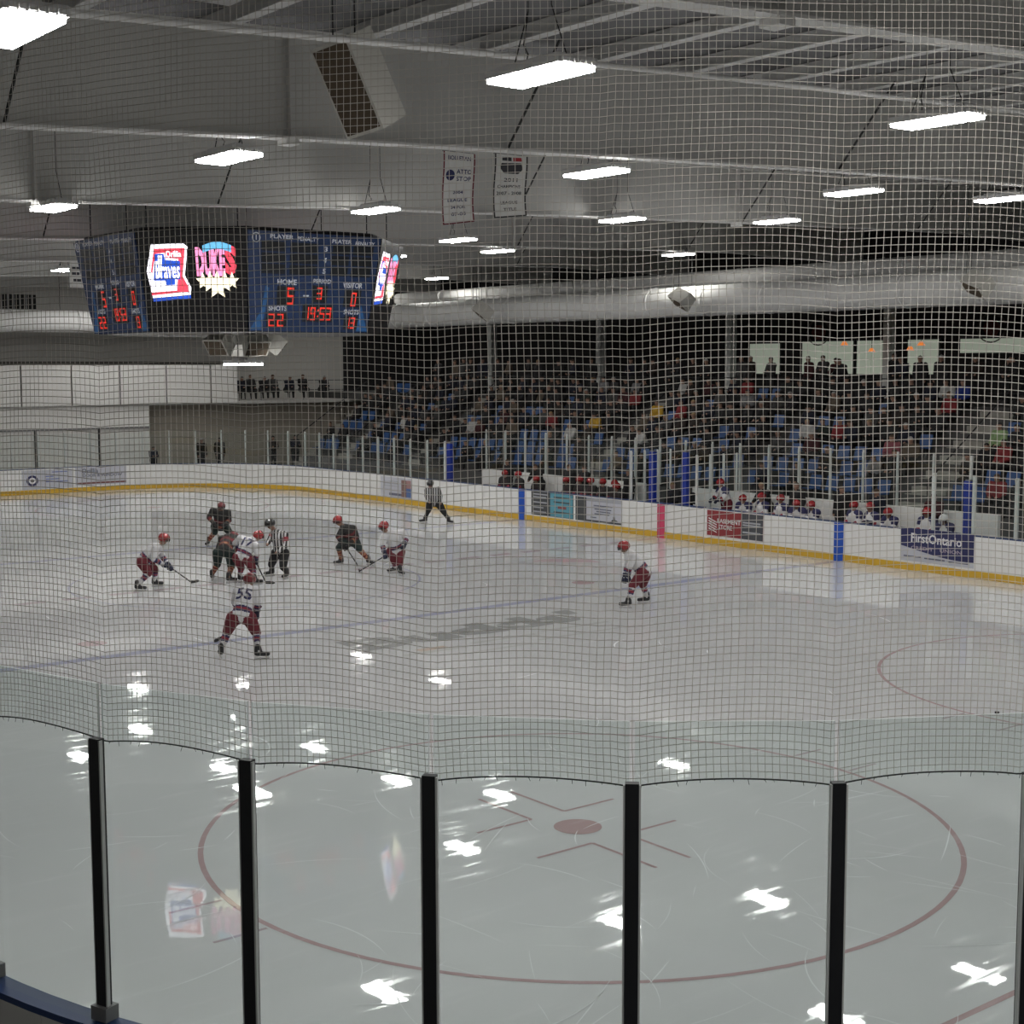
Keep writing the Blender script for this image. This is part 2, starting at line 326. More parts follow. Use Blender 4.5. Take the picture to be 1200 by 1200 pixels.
# roof: bottom edge of the rigid frames rises from the low left eave towards the stands
ZX = [-26, -11.6, -7.34, -3.08, 1.18, 9.7, 16.1, 22.5, 26, 34]; ZZ = [7.75, 8.74, 8.98, 9.16, 9.34, 9.64, 9.82, 10.0, 10.05, 9.85]
def zb(x):
    for i in range(len(ZX) - 1):
        if x <= ZX[i + 1]: return ZZ[i] + (ZZ[i + 1] - ZZ[i]) * (x - ZX[i]) / (ZX[i + 1] - ZX[i])
    return ZZ[-1]
WD = 1.55
cl = MB(); xs = ZX; m_ = len(xs)
cl.add([(x, y, zb(x) + WD + 0.24 + dz) for dz in (0, 0.15) for y in (-18, 72) for x in xs],
       [(i, i + 1, m_ + i + 1, m_ + i) for i in range(m_ - 1)] + [(2 * m_ + i, 3 * m_ + i, 3 * m_ + i + 1, 2 * m_ + i + 1) for i in range(m_ - 1)])
ceil_o = struct(cl.build('ceiling', DECK), 'dark grey ribbed roof deck above the beams')
pm = None
for x in [-24 + 2.25 * k for k in range(26)]:
    if pm is None: pm = MB().bx(-0.05, 0.05, -18, 72, 0, 0.22).bx(-0.1, 0.1, -18, 72, -0.02, 0).mesh('purlin', PURLIN)
    o = link('purlin', pm, ceil_o, (x, 0, zb(x) + WD + 0.005))
for yy in (10.5,):
    MB().path_tube([(x, yy, zb(x) + 0.48) for x in (-24, -12, -4, 4, 14, 24)], 0.04, 6).build('conduit', PURLIN, ceil_o, True)
for x, y in ((-13.6, 12.9), (-10.9, 13.3), (-9.2, 13.7), (-12.1, 10.4)):
    MB().bx(x - 0.55, x + 0.55, y - 0.7, y + 0.7, zb(x) + WD + 0.10, zb(x) + WD + 0.14).build('insulation_panel', mat('foil', (0.72, 0.72, 0.72), 0.35, metal=0.6), ceil_o)

FR_Y = [-4.65, 5.8, 15.16, 25.4, 35.8, 46.2, 56.4, 66.6]
def beam(Y, i):
    word = ['behind the camera', 'nearest the camera, cutting the top right corner', 'carrying the two long banners', 'second beyond the banners', 'just beyond the scoreboard', 'third past the scoreboard line', 'last but one before the end wall', 'against the far end wall'][i]
    t = thing('roof_beam', f'deep pale grey steel roof beam {word}', 'beam', (0, Y, 0), 'roof beams'); t['kind'] = 'structure'
    X = [-24, -18, -12, -8, -4, 0, 4, 8, 14, 20, 24, 32]
    w = MB(); n_ = len(X)
    for s in (-1, 1): w.add([(x, s * 0.012, zb(x)) for x in X] + [(x, s * 0.012, zb(x) + WD) for x in X], [(k, k + 1, n_ + k + 1, n_ + k) for k in range(n_ - 1)])
    w.build('web', WEB, t)
    for nm, dz in (('bottom_flange', 0.0), ('top_flange', WD - 0.03)):
        f = MB()
        f.add([(x, s * 0.14, zb(x) + dz + h) for h in (0, 0.035) for s in (-1, 1) for x in X],
              [(k, k + 1, n_ + k + 1, n_ + k) for k in range(n_ - 1)] + [(2 * n_ + k, 3 * n_ + k, 3 * n_ + k + 1, 2 * n_ + k + 1) for k in range(n_ - 1)] +
              [(k, 2 * n_ + k, 2 * n_ + k + 1, k + 1) for k in range(n_ - 1)] + [(n_ + k, n_ + k + 1, 3 * n_ + k + 1, 3 * n_ + k) for k in range(n_ - 1)])
        f.build(nm, FLANGE, t)
    for x in (-17, -7.34, 13.1):
        MB().bx(x - 0.03, x + 0.03, -0.13, 0.13, zb(x) + 0.03, zb(x) + WD - 0.03).build('stiffener', WEB, t)
        MB().bx(x - 0.11, x + 0.11, -0.13, 0.13, zb(x) - 0.09, zb(x) + 0.02).build('splice_plate', FLANGE, t)
    for x in (-19.6, -11.5, -3.3, 5.0, 13.3, 21.5):
        MB().tube((x, -0.05, zb(x) + 0.06), (x, -1.35, zb(x) + WD), 0.022, n=6).build('flange_brace', CABLE, t)
for i, Y in enumerate(FR_Y): beam(Y, i)

# outer walls
struct(MB().bx(-24.3, -24, -18, 72, 0, 9.6).build('wall_left', WALLG), 'grey wall on the near left side')
struct(MB().bx(-24, 34, -18.3, -18, 0, 11.6).build('wall_near', WALLG), 'grey wall behind the camera')
struct(MB().bx(32, 32.3, -18, 72, 0, 11.6).build('wall_right', WALLD), 'wall behind the stands, unlit darkness put into its colour')
wf = struct(MB().bx(-24, 25.6, 67.2, 67.5, 0, 11.6).build('wall_far', WALLG), 'grey upper wall at the far end')
MB().bx(25.6, 32, 67.2, 67.5, 0, 11.6).build('unlit_tone_section', WALLD, wf)
MB().bx(-24, 18, 67.05, 67.2, 5.82, 5.95).build('wall_trim', mat('trim_brown', (0.10, 0.09, 0.08), 0.7), wf)
lou = thing('wall_louver', 'dark slatted ventilation louver high on the far end wall', 'vent', (0, 67.1, 0))
MB().bx(2.0, 8.0, -0.02, 0.06, 8.5, 9.2).build('backing', WALLD, lou)
for k in range(20): MB().bx(2.05 + k * 0.3, 2.12 + k * 0.3, -0.10, -0.02, 8.5, 9.2).build('louver_blade', GREYM, lou)
# gallery across the far end
gal = struct(MB().bx(-24, 25.6, 63.1, 67.2, 3.78, 3.95).build('gallery_floor', WALLG), 'gallery floor slab across the far end')
gp = thing('gallery_balustrade', 'row of plain white balustrade panels along the far end gallery', 'balustrade', (0, 63.0, 0)); gp['kind'] = 'structure'
gm = MB().bx(0.035, 2.365, -0.03, 0.03, 3.86, 5.76).mesh('balustrade_panel', WALLW)
for k in range(11):
    if k < 10: link('balustrade_panel', gm, gp, (16.7 - 1.45 - 2.4 * (k + 1), 0, 0))
MB().bx(15.285, 16.7, -0.03, 0.03, 3.86, 5.76).build('balustrade_panel', WALLW, gp)
MB().bx(-8.8, 16.7, 0.04, 0.08, 3.86, 5.72).build('balustrade_backing', WALLD, gp)
struct(MB().bx(-24, 12.0, 63.2, 63.5, 0, 3.8).build('wall_end', WALLW), 'pale wall under the far gallery')
struct(MB().bx(12.0, 25.6, 64.1, 64.4, 0, 3.8).build('wall_recess', WALLT), 'dim tan wall deep under the gallery')
struct(MB().bx(-12, 24, 61.4, 67, -0.04, 0.45).build('floor_walkway', CONC_D), 'raised walkway behind the far end boards')
for x in (2.2, 6.3, 9.4): MB().bx(x - 0.04, x + 0.04, 63.1, 63.2, 0.45, 2.75).build('wall_post', BLACKP, bpy.data.objects['wall_end'])
MB().bx(-12, 12, 63.1, 63.2, 2.7, 2.78).build('wall_rail', GREYM, bpy.data.objects['wall_end'])

# grandstand
SX, SZ, SD, SR, ROWS = 18.4, 1.25, 0.70, 0.45, 7
AISLES = [23.2, 38.3, 50.0, 56.0]; AW = 1.25
gs = thing('grandstand', 'stepped concrete grandstand rising behind the player benches', 'grandstand'); gs['kind'] = 'structure'
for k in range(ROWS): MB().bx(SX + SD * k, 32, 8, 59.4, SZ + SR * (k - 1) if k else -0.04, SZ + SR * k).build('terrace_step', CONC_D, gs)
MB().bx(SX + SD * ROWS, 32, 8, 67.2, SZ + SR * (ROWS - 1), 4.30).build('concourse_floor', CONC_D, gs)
sm = MB().bx(-SD / 4, SD / 4, -AW / 2, AW / 2, 0, SR / 2).mesh('aisle_step', CONC); sm2 = MB().bx(-SD / 4, SD / 4, -AW / 2, AW / 2, 0, 0.02).mesh('aisle_tread', CONC)
for a in AISLES:
    for k in range(ROWS):
        link('aisle_step', sm, gs, (SX + SD * k + SD * 0.75, a, SZ + SR * k)); link('aisle_tread', sm2, gs, (SX + SD * k + SD * 0.25, a, SZ + SR * k))
st = thing('corner_stair', 'pale concrete stair climbing to the gallery beyond the end of the stands', 'stairs'); st['kind'] = 'structure'
for k in range(16): MB().bx(18.6 + 0.32 * k, 18.92 + 0.32 * k, 59.5, 61.3, 0.45, 0.62 + 0.23 * k).build('stair_step', CONC, st)
for i, a in enumerate(AISLES + [60.9]):
    h = thing('handrail', 'black steel handrail beside the ' + ['wide stairs at the right', 'stairs behind the penalty box', 'stairs beyond the far blue line', 'far stairs near the corner', 'corner stair'][i], 'handrail', (0, a - AW / 2 + 0.05, 0), 'stair handrails')
    for k in range(0, ROWS, 2): MB().tube((SX + SD * k + 0.2, 0, SZ + SR * k), (SX + SD * k + 0.2, 0, SZ + SR * k + 0.95), 0.022, n=6).build('rail_post', BLACKP, h)
    MB().tube((SX + 0.2, 0, SZ + 0.95), (SX + SD * 6 + 0.2, 0, SZ + SR * 6 + 0.95), 0.025, n=6).build('top_rail', BLACKP, h)
for i, y in enumerate((24.8, 33.6, 42.4, 51.3, 60.3)):
    c = thing('column', 'pale steel column on the concourse ' + ['at the right edge', 'beside the lit serving windows', 'rising bright between the serving windows and the dark wall', 'left of the dark upper wall', 'at the far corner'][i], 'column', (31.0, y, 4.3), 'concourse columns'); c['kind'] = 'structure'
    MB().bx(-0.02, 0.02, -0.18, 0.18, 0, 5.3).bx(-0.2, -0.16, -0.16, 0.16, 0, 5.3).bx(0.16, 0.2, -0.16, 0.16, 0, 5.3).build('shaft', ALU, c)
    MB().bx(-0.3, 0.3, -0.3, 0.3, 0, 0.03).build('base_plate', GREYM, c)
# lit serving windows in the concourse wall
WIN = mat('lit_window', (0.42, 0.47, 0.38), 0.6, emit=0.42)
for i, (a, b, z0, z1) in enumerate([(40.2, 42.0, 5.3, 6.65), (36.1, 38.9, 5.3, 6.7), (34.4, 35.9, 5.3, 6.7), (31.8, 33.3, 5.3, 6.7), (26.0, 30.8, 6.15, 6.7)]):
    w = struct(MB().bx(31.86, 31.99, a - 0.06, b + 0.06, z0 - 0.06, z1 + 0.06).build(f'window_{i + 1}', BLACKP), 'lit pale green serving window on the concourse')
    nn = max(2, round((b - a) / 1.3))
    for k in range(nn): MB().bx(31.82, 31.87, a + (b - a) * k / nn + 0.02, a + (b - a) * (k + 1) / nn - 0.02, z0, z1).build('pane', WIN, w)
for i, y in enumerate((38.0, 29.4)):
    e = thing('wall_emblem', 'dim round team emblem on the dark wall ' + ['above the middle serving windows', 'above the right-hand serving windows'][i], 'emblem', (31.85, y, 7.1), 'round wall emblems')
    q = MB().path_tube([(0, 0.62 * math.cos(2 * PI * k / 20), 0.55 * math.sin(2 * PI * k / 20)) for k in range(20)], 0.05, 5, closed=True); q.build('ring', mat('emblem_dim', (0.07, 0.06, 0.055), 0.8), e)
    MB().prism([(0.4 * math.cos(2 * PI * k / 6), 0.36 * math.sin(2 * PI * k / 6)) for k in range(6)], lambda u, v, d: (d, u, v), -0.02, 0.02).build('centre', mat('emblem_red', (0.10, 0.03, 0.025), 0.8), e)
# ducts
def duct(name, label, p0, p1, r, seam):
    p0 = Vector(p0); p1 = Vector(p1); d = p1 - p0; L_ = d.length; t = thing(name, label, 'duct', (0, 0, 0), 'ventilation ducts')
    MB().tube(p0, p1, r, r, 28).build('duct_body', DUCT, t, True)
    for k in range(1, int(L_ / seam)): c = p0 + d * (k * seam / L_); u = d.normalized() * 0.05; MB().tube(c - u, c + u, r + 0.018, r + 0.018, 28).build('seam_ring', DUCT, t, True)
    for k in range(1, int(L_ / 7)):
        c = p0 + d * (k * 7 / L_); MB().tube(c + Vector((0, 0, r)), (c.x, c.y, zb(c.x) + WD + 0.25), 0.012, n=5).build('hanger_rod', CABLE, t)
    return t
duct('ventilation_duct', 'thick white round duct running the length of the stands', (22, 8, 8.12), (22, 61.5, 8.12), 0.575, 3.0)
duct('ventilation_duct', 'thinner pale duct above and behind the thick one', (24.6, 8, 9.15), (24.6, 60, 9.15), 0.30, 4.0)
duct('ventilation_duct', 'white round duct crossing the far end wall', (-20, 64.0, 7.68), (21.4, 64.0, 7.9), 0.52, 3.2)

# ================================================================== BOARDS, GLASS, NET
BH = 1.13
bo = thing('rink_boards', 'white rink boards with yellow kick strip round the ice', 'rink boards'); 
nb = int(TOTAL / 2.44)
for k in range(nb):
    s0, s1 = TOTAL * k / nb, TOTAL * (k + 1) / nb
    mb = MB(); strip(mb, s0 + 0.004, s1 - 0.004, 0.0, 0.09, 0.0, BH); mb.build('board_panel', BOARD, bo)
mb = MB(); strip(mb, 0, TOTAL, -0.012, 0.0, 0.01, 0.21); kick = mb.build('kick_strip', YELLOW, bo)
mb = MB(); strip(mb, 0, TOTAL, -0.005, 0.10, BH, BH + 0.03); mb.build('cap_rail', mat('cap_grey_blue', (0.03, 0.06, 0.16), 0.4), bo)
mb = MB(); strip(mb, 0, 12.9, 0.10, 0.19, BH - 0.02, BH + 0.03); mb.build('cap_ledge', CAP, bo)
for y, m, nm in ((23.22, BLUE, 'blue_line_stripe'), (30.61, RED_PAINT, 'centre_line_stripe'), (37.99, BLUE, 'blue_line_stripe')):
    MB().bx(XR - 0.016, XR + 0.002, y - 0.17, y + 0.17, 0.0, BH - 0.01).build(nm, m, bo)

def glass_run(label, stations, zb0, ztop, zpost, pm, wid, off, gm, gasket=False, group='protective glass runs'):
    """stations: list of (x, y, nx, ny); one post at each, a pane between each pair"""
    t = thing('protective_glass', label, 'glass', (0, 0, 0), group)
    for i, (x, y, nx, ny) in enumerate(stations):
        rot = math.atan2(ny, nx); px, py = x + nx * (off + 0.045), y + ny * (off + 0.045)
        p = MB().box((px, py, (zb0 + zpost) / 2), (0.06, wid, zpost - zb0), rot)
        po = p.build('post', pm, t)
        if gasket:
            for s in (-1, 1):
                c = Vector((px + nx * 0.012, py + ny * 0.012)) + Vector((-ny, nx)) * s * (wid / 2 + 0.006)
                MB().box((c.x, c.y, (zb0 + zpost) / 2), (0.03, 0.012, zpost - zb0 - 0.02), rot).build('gasket', PALE, po)
            MB().box((px, py, zb0 + 0.06), (0.12, wid + 0.06, 0.10), rot).build('bracket', GREYM, po)
    for i in range(len(stations) - 1):
        a, b = stations[i], stations[i + 1]; A = Vector((a[0] + a[2] * off, a[1] + a[3] * off)); B = Vector((b[0] + b[2] * off, b[1] + b[3] * off))
        d = (B - A); l = d.length; d.normalize(); nr = Vector((-d.y, d.x)) * 0.007; A2 = A + d * 0.016; B2 = B - d * 0.016
        q = MB(); vs_ = [(P.x + s * nr.x, P.y + s * nr.y, z) for z in (zb0, ztop) for P in (A2, B2) for s in (-1, 1)]
        q.add(vs_, [(0, 2, 6, 4)], 0); q.add(vs_, [(1, 5, 7, 3)], 0); q.add(vs_, [(4, 6, 7, 5)], 1); q.add(vs_, [(0, 4, 5, 1)], 1); q.add(vs_, [(2, 3, 7, 6)], 1)
        q.mesh  # panes keep their own face order
        link('pane', q.mesh('pane', [gm, EDGE]), t)
    return t
def along(s0, s1, step):
    n_ = max(1, round((s1 - s0) / step)); return [at(s0 + (s1 - s0) * k / n_) for k in range(n_ + 1)]
NC = (-6.7, 8.6)
near = []
for k in range(-2, 8):
    a = math.radians(180 + 21.6 + 8.7 * k); near.append((NC[0] + 8.2 * math.cos(a), NC[1] + 8.2 * math.sin(a), math.cos(a), math.sin(a)))
glass_run('clear curved corner glass with black posts directly before the camera', near, BH + 0.03, 3.53, 3.16, BLACK, 0.085, 0.02, GLASS, True)
glass_run('clear glass with black posts along the near end behind the goal line', along(s_of(-6.6, Y0), s_of(7.0, Y0), 1.22), BH + 0.03, 3.53, 3.16, BLACK, 0.085, 0.02, GLASS, True)
# far side glass: right part, corner and end wall
sA = s_of(XR, 8.8); sB = s_of(XR, 20.3); sC = s_of(XR, 43.0); sD = s_of(-7.9, Y1)
glass_run('clear board glass with white posts right of the player benches', along(sA, sB, 1.22), BH + 0.03, 2.75, 2.75, ALU, 0.10, 0.03, GLASS_FAR)
glass_run('clear board glass with thin white posts round the far corner', along(sC, sD, 1.22), BH + 0.03, 2.65, 2.72, ALU, 0.055, 0.03, GLASS_FAR)
BX = 17.34
glass_run('clear glass with thin white posts behind the player benches', [(BX, 43.0 - 1.26 * k, 1, 0) for k in range(19)], 1.52, 3.05, 3.12, ALU, 0.05, 0.03, GLASS_FAR)

# safety net from the post tops up to the roof
NR = 8.165; CELL = 0.0448
def net_pt(a, z):
    """a: angle along the corner arc (radians from its left end), z: height; slack net with folds"""
    s = a * NR
    dn = 0.018 * math.sin(s * 2.3 + z * 0.7) + 0.010 * math.sin(s * 5.1 - z * 1.9)
    fold = 0.020 * math.sin(s * 1.7 + 0.8) * math.exp(-((z - 4.4) / 1.6) ** 2) + 0.004 * math.sin(s * 4.0 + z * 0.5) + 0.0015 * math.sin(s * 9.0 + z * 2.2)
    seam = 0.006 * math.tanh((s - 6.62) * 30)
    ds = 0.010 * math.sin(z * 2.1 + s * 0.6) + 0.002 * math.sin(z * 6.0 + s * 3)
    w = min(1.0, max(0.0, (z - 3.12) / 0.25))
    t = PI + a + ds * w / NR; r = NR + dn * 0.6
    return Vector((NC[0] + r * math.cos(t), NC[1] + r * math.sin(t), z + (fold + seam) * w))
A0, A1 = math.radians(1.5), math.radians(89)
def z_rope(a):
    k = (math.degrees(a) - 21.6) / 8.7; f_ = k - math.floor(k)
    return 3.105 + 0.055 * math.sin(PI * f_) ** 0.8 + 0.012 * math.sin(7 * a)
net = thing('safety_net', 'tall pale square-mesh safety net hanging above the corner glass', 'net')
nm = MB(); NS = int((A1 - A0) * NR / CELL); ZT = 8.45; RC = 0.0023
rows_n = int((ZT - 3.12) / CELL)
for i in range(NS + 1):
    a = A0 + (A1 - A0) * i / NS; z0 = z_rope(a); m_ = 40
    nm.path_tube([net_pt(a, z0 + (ZT - z0) * k / m_) for k in range(m_ + 1)], RC, 3)
for j in range(1, rows_n + 1):
    pts = []
    for i in range(0, NS + 1, 2):
        a = A0 + (A1 - A0) * i / NS; z0 = z_rope(a); pts.append(net_pt(a, z0 + (ZT - z0) * j / rows_n))
    nm.path_tube(pts, RC, 3)
no = nm.build('netting', NET, net); no['kind'] = 'stuff'
rp = MB(); rp.path_tube([net_pt(A0 + (A1 - A0) * i / 320, z_rope(A0 + (A1 - A0) * i / 320)) for i in range(321)], 0.0055, 5); rp.build('border_rope', ROPE, net)
tf = MB()
for i in range(0, NS, 2):
    a = A0 + (A1 - A0) * (i + random.random()) / NS; p = net_pt(a, z_rope(a)); tf.tube(p, p + Vector((random.uniform(-.012, .012), random.uniform(-.012, .012), -random.uniform(0.012, 0.035))), 0.0022, 0.0015, 3)
q = tf.build('rope_ends', ROPE, net); q['kind'] = 'stuff'

# ================================================================== LAMPS
LAMPS = [(-13.76, 8.5), (-7.57, 16.59), (-6.98, 25.32), (-7.87, 8.73), (-0.14, 9.15), (-0.33, 16.31), (0.02, 24.2), (7.87, 17.04), (12.91, 16.62), (7.86, 24.54), (12.57, 23.42), (8.15, 32.17), (12.83, 36.29), (21.19, 35.93), (22.92, 54.15), (2.62, 49.52), (-14, 23), (-20.5, -7.5), (-13.5, -7.5), (-12.5, -1.0), (-8.3, -2.2), (9.8, 60.4), (14.2, 58.0), (20.8, 17.5), (23.3, 62.0), (-8, 31), (-8, 38.6), (-8, 46), (-8, 53.6), (-1.2, 0.8), (-1.2, 37.5), (-1.2, 53.8), (6.4, 1), (6.4, 8.6), (6.4, 37.4), (6.4, 45), (6.4, 52.5), (10.9, 1), (10.9, 8.7), (10.9, 40), (10.9, 46), (10.9, 52)]  # entries lacking LAMP_WORDS are unseen extras, several added to brighten net and ducts
LAMP_WORDS = ['cut off by the top left corner', 'above and left of the scoreboard, under the banner beam', 'at the left edge above the scoreboard', 'large and bright at top centre', 'bright at upper right', 'right of the two hanging banners', 'just above the right end of the scoreboard', 'in the upper right middle row', 'at the right edge of the frame', 'right of centre under the second beam', 'right of centre, above the thick duct', 'right of the scoreboard, upper of a pair', 'right of the scoreboard, lower of a pair', 'over the stands above the thick duct', 'farthest right of the scoreboard, beside the duct', 'far off, left of the scoreboard']
def make_lamp():
    t = thing('ceiling_lamp', 'lamp', 'lamp', (0, 0, 0), 'rectangular ceiling lamps')
    MB().bx(-0.27, 0.27, -0.64, 0.64, 0.0, 0.09).bx(-0.12, 0.12, -0.45, 0.45, 0.09, 0.15).build('housing', mat('lamp_housing', (0.55, 0.55, 0.55), 0.5), t)
    MB().bx(-0.25, 0.25, -0.62, 0.62, -0.045, -0.001).build('diffuser', LAMP, t)
    for k in range(6): MB().bx(-0.2 + k * 0.08 - 0.028, -0.2 + k * 0.08 + 0.028, -0.675, -0.64, 0.005, 0.05).build('tube_end', mat('lamp_end', (0.7, 0.7, 0.7), 0.4), t)
    c = MB()
    for s in (-1, 1): c.tube((0, s * 0.45, 0.14), (0, s * 0.2, 0.7), 0.008, n=5)
    c.path_tube([(0.05, 0.3, 0.15), (0.12, 0.35, 0.28), (0.02, 0.3, 0.36), (0, 0.2, 0.7)], 0.01, 5)
    c.tube((0, -0.2, 0.7), (0, -0.2, 1.62), 0.007, n=5); c.tube((0, 0.2, 0.7), (0, 0.2, 1.62), 0.007, n=5)
    c.build('hanging_wire', CABLE, t); return t
l0 = make_lamp()
for i, (x, y) in enumerate(LAMPS):
    o = l0 if i == 0 else copy_tree(l0); o.location = (x, y, zb(x) - 0.10)
    if i in (13, 14) or (i > 16 and x > 20):
        for ch in o.children:
            if ch.name.startswith('diffuser'): ch.data = ch.data.copy(); ch.data.materials[0] = LAMP_DIM
    o['label'] = 'white rectangular ceiling lamp ' + LAMP_WORDS[i] if i < len(LAMP_WORDS) else 'unseen extra white rectangular ceiling lamp out of the picture or behind the scoreboard'
    if i >= len(LAMP_WORDS): o['group'] = 'lamps out of sight'

# ================================================================== SCOREBOARD
SBC = Vector((0.45, 31.4, 0)); SA, SB_ = 3.86, 1.90; SZ0, SZ1 = 6.52, 8.94; SHR = 3.34 / 3.76
BLUEP = mat('score_blue', (0.008, 0.028, 0.095), 0.4); BLUEL = mat('score_light_blue', (0.02, 0.11, 0.30), 0.4); SBLK = mat('score_black', (0.008, 0.008, 0.010), 0.35)
LETTER = mat('score_letter', (0.55, 0.57, 0.62), 0.5, emit=0.12); LED = mat('led_red', (1.0, 0.05, 0.03), 0.5, emit=0.30); LEDOFF = mat('led_window', (0.010, 0.012, 0.016), 0.3)
def E_(n_, c, e): return mat(n_, c, 0.5, emit=e)
VW = E_('led_white', (0.95, 0.92, 1.0), 1.8); VR = E_('led_logo_red', (0.85, 0.06, 0.10), 1.25); VB = E_('led_logo_blue', (0.02, 0.09, 0.60), 0.9); VP = E_('led_pink', (0.92, 0.28, 0.52), 1.3); VC = E_('led_cyan', (0.15, 0.50, 0.80), 1.0); VY = E_('led_cream', (0.98, 0.88, 0.62), 1.7)
sbd = thing('scoreboard', 'blue and black eight-sided hanging scoreboard with two lit video logos', 'scoreboard', (0, 0, 0))
def rotq(p, q):
    for _ in range(q): p = (-p[1], p[0])
    return p
def face_fn(l, r):
    L0 = Vector((*l, 0)); R0 = Vector((*r, 0)); TL = SBC + L0 + Vector((0, 0, SZ1)); TR = SBC + R0 + Vector((0, 0, SZ1)); BL = SBC + L0 * SHR + Vector((0, 0, SZ0)); BR = SBC + R0 * SHR + Vector((0, 0, SZ0))
    nrm = (TR - TL).cross(TL - BL).normalized()
    if nrm.dot(Vector(((l[0] + r[0]) / 2, (l[1] + r[1]) / 2, 0))) < 0: nrm = -nrm
    return lambda u, v, d: (BL + (BR - BL) * u) * (1 - v) + (TL + (TR - TL) * u) * v + nrm * d
oct_ = []
for q in range(4): oct_ += [rotq((-SB_, -SA), q), rotq((SB_, -SA), q)]
core = MB(); core.add([SBC + Vector((x, y, 0)) * 0.985 + Vector((0, 0, SZ1)) for x, y in oct_] + [SBC + Vector((x, y, 0)) * SHR * 0.985 + Vector((0, 0, SZ0)) for x, y in oct_],
    [tuple(range(8)), tuple(range(15, 7, -1))] + [(i, 8 + i, 8 + (i + 1) % 8, (i + 1) % 8) for i in range(8)]); core.build('cabinet', SBLK, sbd)
SEG = {'0': 'abcdef', '1': 'bc', '2': 'abged', '3': 'abgcd', '5': 'afgcd', '9': 'abcdfg'}
def digit(par, ch, fn, u0, u1, v0, v1, d):
    mb = MB()
    w = (u1 - u0) * 0.20; h = (v1 - v0) * 0.12; vm = (v0 + v1) / 2
    R = {'a': (u0, u1, v1 - h, v1), 'd': (u0, u1, v0, v0 + h), 'g': (u0, u1, vm - h / 2, vm + h / 2), 'f': (u0, u0 + w, vm, v1), 'b': (u1 - w, u1, vm, v1), 'e': (u0, u0 + w, v0, vm), 'c': (u1 - w, u1, v0, vm)}
    for s in SEG[ch]: a = R[s]; rect(mb, fn, a[0], a[1], a[2], a[3], d, d + 0.004)
    mb.build('red_digit', LED, par)
for q in range(4):
    fn = face_fn(rotq((-SB_, -SA), q), rotq((SB_, -SA), q))
    p = MB(); rect(p, fn, 0.004, 0.996, 0.01, 0.99, -0.02, 0.03); sp = p.build('score_panel', BLUEP, sbd)
    tri = MB(); tri.prism([(0.005, 0.02), (0.10, 0.02), (0.16, 0.44), (0.13, 0.46), (0.10, 0.22)], fn, 0.03, 0.034); tri.build('light_blue_swoosh', BLUEL, sp); tri = MB(); tri.prism([(0.90, 0.02), (0.995, 0.02), (0.93, 0.24), (0.91, 0.30)], fn, 0.03, 0.034); tri.build('light_blue_swoosh', BLUEL, sp)
    def win(*a): wn = MB(); rect(wn, fn, *a, 0.03, 0.036); wn.build('digit_window', LEDOFF, sp)
    for u0, u1 in ((0.10, 0.52), (0.63, 0.95)):
        for v in (0.80, 0.69, 0.58): win(u0, u0 + (u1 - u0) * 0.42, v, v + 0.095); win(u0 + (u1 - u0) * 0.5, u1, v, v + 0.095)
    for a in ((0.22, 0.36, 0.27, 0.46), (0.50, 0.62, 0.31, 0.48), (0.76, 0.90, 0.27, 0.45), (0.14, 0.30, 0.05, 0.20), (0.43, 0.68, 0.11, 0.28), (0.78, 0.90, 0.04, 0.18)): win(*a)
    d = 0.040
    for t_, u0, u1, v0, v1 in (('PLAYER', 0.16, 0.33, 0.925, 0.965), ('PENALTY', 0.36, 0.52, 0.915, 0.955), ('PLAYER', 0.62, 0.77, 0.91, 0.95), ('PENALTY', 0.80, 0.95, 0.90, 0.94), ('3', 0.565, 0.59, 0.82, 0.87), ('4', 0.565, 0.59, 0.71, 0.76), ('5', 0.565, 0.59, 0.60, 0.65),
                               ('HOME', 0.22, 0.37, 0.475, 0.53), ('PERIOD', 0.50, 0.64, 0.50, 0.545), ('VISITOR', 0.74, 0.90, 0.465, 0.52), ('SHOTS', 0.155, 0.30, 0.215, 0.265), ('SHOTS', 0.77, 0.90, 0.195, 0.245)):
        tx = MB(); put_text(tx, t_, fn, u0, u1, v0, v1, d, bold=True); tx.build('lettering', LETTER, sp)
    tx = MB()
    rect(tx, fn, 0.425, 0.47, 0.365, 0.38, d, d + 0.003); tx.build('dash', LETTER, sp); tx = MB()
    tx.path_tube([fn(0.06 + 0.028 * math.cos(2 * PI * k / 14), 0.925 + 0.045 * math.sin(2 * PI * k / 14), d) for k in range(14)], 0.012, 4, closed=True)
    tx.tube(fn(0.06, 0.90, d), fn(0.06, 0.95, d), 0.012, n=4)
    tx.build('round_symbol', LETTER, sp)
    digit(sp, '5', fn, 0.30, 0.35, 0.28, 0.45, d); digit(sp, '3', fn, 0.535, 0.575, 0.34, 0.46, d); digit(sp, '0', fn, 0.82, 0.86, 0.28, 0.42, d)
    digit(sp, '2', fn, 0.155, 0.205, 0.06, 0.185, d); digit(sp, '2', fn, 0.225, 0.275, 0.06, 0.185, d); digit(sp, '1', fn, 0.80, 0.83, 0.05, 0.165, d); digit(sp, '3', fn, 0.84, 0.875, 0.05, 0.165, d)
    for k, ch in enumerate('19'): digit(sp, ch, fn, 0.44 + k * 0.053, 0.48 + k * 0.053, 0.13, 0.26, d)
    for k, ch in enumerate('53'): digit(sp, ch, fn, 0.57 + k * 0.053, 0.61 + k * 0.053, 0.13, 0.26, d)
    for v in (0.16, 0.22): dg = MB(); rect(dg, fn, 0.55, 0.56, v, v + 0.018, d, d + 0.004); dg.build('colon_dot', LED, sp)
